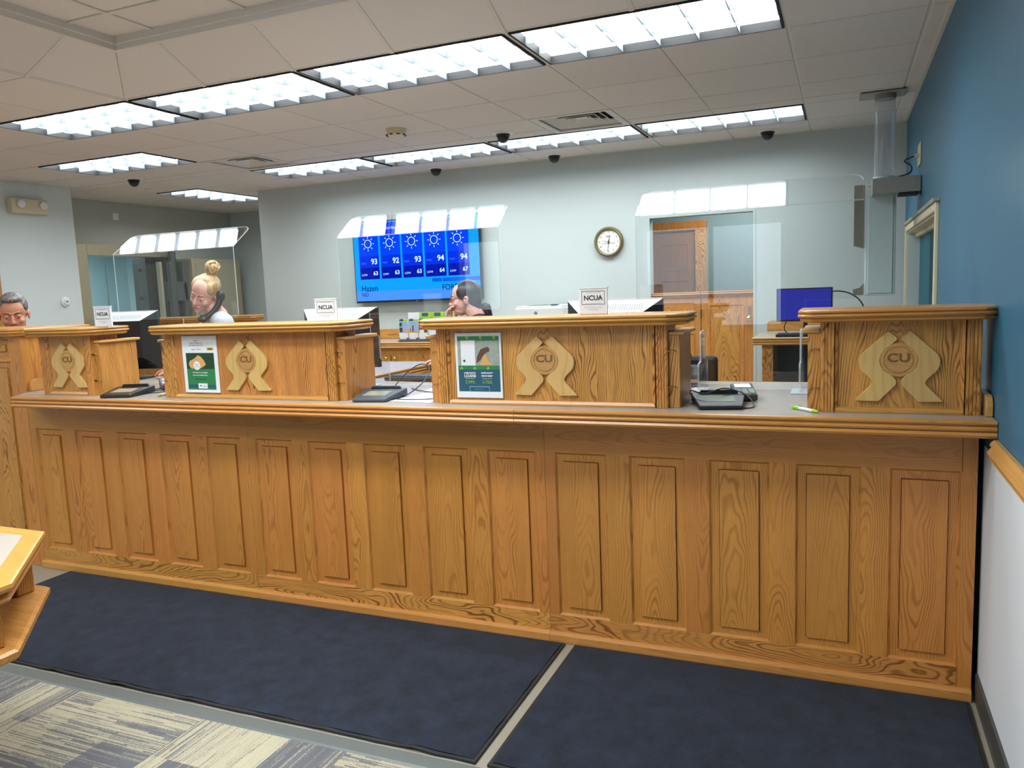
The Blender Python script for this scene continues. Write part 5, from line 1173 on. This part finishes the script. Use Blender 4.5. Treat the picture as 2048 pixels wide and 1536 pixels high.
def figure(label, floor_xy, hc, hyaw, hpitch, hroll, hs, sk, byaw, shoulders, elbows, wrists, hands, top, toplab, low, neck, hip_z=.92):
    """hc head centre; shoulders, elbows, wrists: (right, left) world points; neck: base of neck"""
    x, y = floor_xy; t = thing('person', label, 'person', (x, y, 0)); HM = headM(hc, hyaw, hpitch, hroll, hs); nb = Vector(neck); hip = Vector((x, y, hip_z))
    BR = Matrix.Rotation(byaw, 4, 'Z'); sd = BR @ Vector((1, 0, 0)); fw = BR @ Vector((0, -1, 0)); chest = nb + Vector((0, 0, -.20)) * 1 + (hip - nb) * .06
    P = xf(HEAD, HM); P.append(('c', HM @ Vector((0, .022, -.055)), .052 * hs, nb, .060))
    tor = [('e', chest, (.150, .100, .170), BR), ('e', nb.lerp(hip, .62), (.125, .090, .16), BR), ('e', hip + Vector((0, 0, .0)), (.160, .112, .13), BR), ('c', nb + Vector((0, 0, -.02)), .062, Vector(shoulders[0]), .055), ('c', nb + Vector((0, 0, -.02)), .062, Vector(shoulders[1]), .055)]
    legs = []; feet = []
    for s in (-1, 1):
        h = hip + sd * .085 * s + Vector((0, 0, -.06)); k = Vector((h.x, h.y, .50)) + fw * .015; an = Vector((h.x, h.y, .09)) - fw * .01
        legs += [('c', h, .085, k, .055), ('c', k, .055, an, .038)]; feet += [('e', an + fw * .065 + Vector((0, 0, -.045)), (.042, .120, .040), BR), ('c', an, .045, an + Vector((0, 0, -.03)), .042)]
    arms = []
    for q in (0, 1): arms += [('c', Vector(shoulders[q]), .052, Vector(elbows[q]), .038), ('c', Vector(elbows[q]), .038, Vector(wrists[q]), .024)]
    hd = blob('body', P + [('c', nb, .060, nb + Vector((0, 0, -.05)), .07)], .0036, sk, t, smooth=3)
    rest = [blob('body', tor + legs + arms[0::2] + [('c', nb + Vector((0, 0, .02)), .055, chest, .07)], .009, sk, t, smooth=3)] + [blob('body', [arms[2 * q + 1]] + hand_prims(wrists[q], *hands[q]), .0034, sk, t, smooth=2) for q in (0, 1)]
    bm = bmesh.new(); bm.from_mesh(hd.data)
    for o in rest:
        me = o.data; me.transform(Matrix.Translation(OFF[o.name] - OFF[hd.name])); bm.from_mesh(me); bpy.data.objects.remove(o, do_unlink=True)
    bm.to_mesh(hd.data); bm.free(); hd.data.polygons.foreach_set('use_smooth', [True] * len(hd.data.polygons)); hd.name = 'body'
    def grow(L_, g, cut=1.0):
        o = []
        for p in L_:
            if p[0] == 'e': o.append(('e', p[1], tuple(v + g for v in p[2])) + tuple(p[3:]))
            else: o.append(('c', p[1], p[2] + g, p[3], p[4] + g))
        return o
    sl = []
    for q in (0, 1):
        e = Vector(elbows[q]); w = Vector(wrists[q]); sl += [('c', Vector(shoulders[q]), .060, e, .048), ('c', e, .048, e.lerp(w, .8), .034)]
    blob('top', grow(tor, .010) + sl, .009, top, t, label=toplab)
    blob('trousers', grow(legs, .012) + [('e', hip + Vector((0, 0, -.05)), (.172, .124, .12), BR)], .012, low, t)
    f = blob('shoes', [p for p in feet], .010, SHOE, t); return t, HM
def face(t, HM, brow, eyes_open=.5, lipm=None, hs=1.0):
    R = HM.to_3x3().normalized().to_4x4(); sc = HM.to_scale()[0]
    for s in (-1, 1):
        e = HM @ Vector((.031 * s, -.0765, .002)); ey = part('eye', MB().sphere(e, .0125 * sc, 14), EYEW, t, smooth=True)
        g = HM @ Vector((.031 * s, -.0865, -.002)); part('iris', MB().sphere(g, (.0052 * sc, .003 * sc, .0052 * sc), 10, R), IRIS, ey, smooth=True)
        part('eyelid', MB().sphere(HM @ Vector((.031 * s, -.0765, .0055)), (.0145 * sc, .0150 * sc, .0120 * sc), 14, R), lipm[1] if lipm else LID, t, smooth=True)
        m = MB(); m.tube([HM @ Vector(p) for p in ((.014 * s, -.0895, .022), (.030 * s, -.0895, .0275), (.047 * s, -.078, .021))], .0028 * sc, 6, 4); part('eyebrow', m, brow, t, smooth=True)
        m = MB(); m.tube([HM @ Vector(p) for p in ((.018 * s, -.0885, -.0035), (.031 * s, -.0925, -.0060), (.044 * s, -.086, -.003))], .0009 * sc, 5, 4); part('lash', m, LID, t, smooth=True)
    part('lips', MB().sphere(HM @ Vector((0, -.0925, -.061)), (.021 * sc, .006 * sc, .0042 * sc), 16, R).sphere(HM @ Vector((0, -.0905, -.068)), (.016 * sc, .006 * sc, .0045 * sc), 16, R), LIPS, t, smooth=True)
# blonde woman on the telephone
W1c = Vector((1.415, .30, 1.535))
t, HM = figure('woman with blonde bun and grey top holding a phone with her shoulder', (1.50, .42), W1c, math.radians(4), math.radians(20), math.radians(22), 1.0, SK1, math.radians(12),
    ((1.33, .36, 1.29), (1.575, .27, 1.345)), ((1.20, .30, 1.10), (1.60, .16, 1.12)), ((1.33, .14, 1.095), (1.355, .075, 1.075)), (((.3, -1, -.1), (0, 0, -1), .3), ((-1, -.1, -.05), (0, 0, -1), .35)), GREYFAB, 'soft grey knit top', SLACKS, (1.46, .36, 1.375))
face(t, HM, BROWH, lipm=(0, SK1))
blob('hair', xf([('e', (0, .026, .042), (.079, .088, .082)), ('e', (0, .055, .0), (.066, .058, .075)), ('e', (.052, .010, .052), (.030, .066, .048)), ('e', (-.052, .010, .052), (.030, .066, .048)), ('e', (.070, .022, .005), (.012, .026, .045)), ('e', (-.070, .022, .005), (.012, .026, .045)), ('c', (0, .05, .09), .040, (0, .07, .13), .026)], HM), .004, HBLOND, t)
m = MB(); bc = Vector((0, .075, .150))
bun = blob('hair_bun', xf([('e', bc, (.046, .042, .040))], HM), .004, HBLOND, t)
random.seed(3)
for k in range(9):
    a = Vector((random.uniform(-1, 1), random.uniform(-1, 1), random.uniform(-.6, 1))).normalized(); u = a.orthogonal().normalized(); v = a.cross(u); rr = .042
    pts = [HM @ (bc + (u * math.cos(q) + v * math.sin(q)) * rr + a * .008) for q in [i * .55 for i in range(9)]]
    part('hair_strand', MB().tube(pts, .0075, 7, 3), HBLOND, bun, smooth=True)
pts = [HM @ Vector(p) for p in ((.098, .020, .006), (.104, -.010, -.040), (.090, -.055, -.090), (.055, -.100, -.122))]
t2 = thing('telephone_handset', 'black telephone handset between the blonde woman ear and shoulder', 'phone', pts[1]); m = MB(); m.tube(pts, .0195, 10, 5)
part('grip', m, BLACK, t2, smooth=True); part('earpiece', MB().sphere(pts[0] + Vector((0, 0, 0)), (.031, .025, .038), 14, HM.to_3x3().normalized().to_4x4()), BLACK, t2, smooth=True); part('mouthpiece', MB().sphere(pts[3], (.030, .028, .024), 14, HM.to_3x3().normalized().to_4x4()), BLACK, t2, smooth=True)
part('coiled_cord', MB().tube([pts[3] + Vector((0, 0, -.015))] + [pts[3] + Vector((.012 * math.cos(k * 1.57) - .001 * k, .012 * math.sin(k * 1.57), -.02 - .008 * k)) for k in range(30)], .0025, 5, 2), BLACK, t2, smooth=True)
# dark haired woman in profile
W2c = Vector((2.80, 1.20, 1.435))
t, HM = figure('woman with dark ponytail and glasses in profile resting chin on hand', (2.98, 1.30), W2c, math.radians(-70), math.radians(4), 0, .98, SK2, math.radians(-60),
    ((2.86, 1.42, 1.22), (2.92, 1.10, 1.215)), ((2.70, 1.36, 1.06), (2.80, .98, 1.05)), ((2.693, 1.15, 1.255), (2.745, .955, 1.055)), (((.10, -.10, 1), (.9, -.1, 0), .55), ((-.9, -.1, -.12), (0, 0, -1), .5)), DSHIRT, 'dark blouse', SLACKS, (2.875, 1.235, 1.30))
face(t, HM, BROWD, lipm=(0, SK2))
blob('hair', xf([('e', (0, .026, .040), (.081, .092, .086)), ('e', (0, .060, .000), (.068, .058, .078)), ('e', (.060, .008, .040), (.022, .060, .052)), ('e', (-.060, .008, .040), (.022, .060, .052)), ('e', (0, .075, -.055), (.040, .036, .040))], HM), .004, HDARK, t)
blob('ponytail', xf([('c', (0, .105, -.065), .018, (0, .135, -.075), .034), ('c', (0, .135, -.075), .034, (0, .150, -.14), .026), ('c', (0, .150, -.14), .026, (0, .150, -.20), .010)], HM), .004, HDARK, t)
t2 = thing('eyeglasses', 'dark red eyeglasses worn by the dark haired woman', 'glasses', HM @ Vector((0, -.09, 0)))
for s in (-1, 1):
    m = MB(); m.tube([HM @ Vector((.031 * s + .023 * math.cos(a), -.101 + .006 * abs(math.cos(a)), .001 + .017 * math.sin(a))) for a in [k * PI / 6 for k in range(13)]], .0019, 6, 2); part('rim', m, PINKF, t2, smooth=True)
    part('temple_arm', MB().tube([HM @ Vector(p) for p in ((.054 * s, -.094, .006), (.070 * s, -.050, .006), (.084 * s, .005, .004), (.085 * s, .022, -.008))], .002, 6, 4), BLACK, t2, smooth=True)
part('bridge', MB().tube([HM @ Vector(p) for p in ((-.008, -.102, .004), (0, -.106, .008), (.008, -.102, .004))], .0018, 6, 3), PINKF, t2, smooth=True)
# man at the far left
MC = Vector((.040, .0, 1.452))
t, HM = figure('man with short grey hair, moustache and white shirt looking down', (-.10, .14), MC, math.radians(50), math.radians(14), math.radians(-2), 1.10, SK3, math.radians(50),
    ((-.17, -.06, 1.20), (.06, .24, 1.20)), ((-.22, -.06, 1.00), (.14, .20, 1.0)), ((-.10, -.08, .98), (.12, .02, .98)), (((1, -.3, 0), (0, 0, -1), .3), ((.5, -1, 0), (0, 0, -1), .3)), WSHIRT, 'white collared shirt', SLACKS, (-.01, .045, 1.285))
face(t, HM, BROWD, lipm=(0, SK3))
blob('hair', xf([('e', (0, .022, .046), (.080, .092, .082)), ('e', (0, .055, .0), (.068, .056, .074)), ('e', (.062, .010, .048), (.018, .050, .040)), ('e', (-.062, .010, .048), (.018, .050, .040)), ('e', (0, -.040, .100), (.052, .040, .022))], HM), .004, HGREY, t)
STUB = plain('stubble', lin((116, 78, 64)), .8, noise=.3, nscale=300.)
blob('moustache', xf([('c', (-.024, -.088, -.056), .006, (0, -.099, -.0485), .008), ('c', (0, -.099, -.0485), .008, (.024, -.088, -.056), .006), ('c', (-.026, -.082, -.060), .005, (-.022, -.078, -.085), .006), ('c', (.026, -.082, -.060), .005, (.022, -.078, -.085), .006), ('e', (0, -.086, -.094), (.019, .010, .013))], HM), .003, STUB, t)
for s in (-1, 1):
    part('collar', MB().prism([HM @ Vector(p) for p in ((.062 * s, .03, -.125), (.070 * s, -.01, -.135), (.045 * s, -.07, -.165), (.03 * s, -.075, -.195), (.085 * s, .0, -.18), (.08 * s, .04, -.15))], (0, .003, 0)), WSHIRT, t)
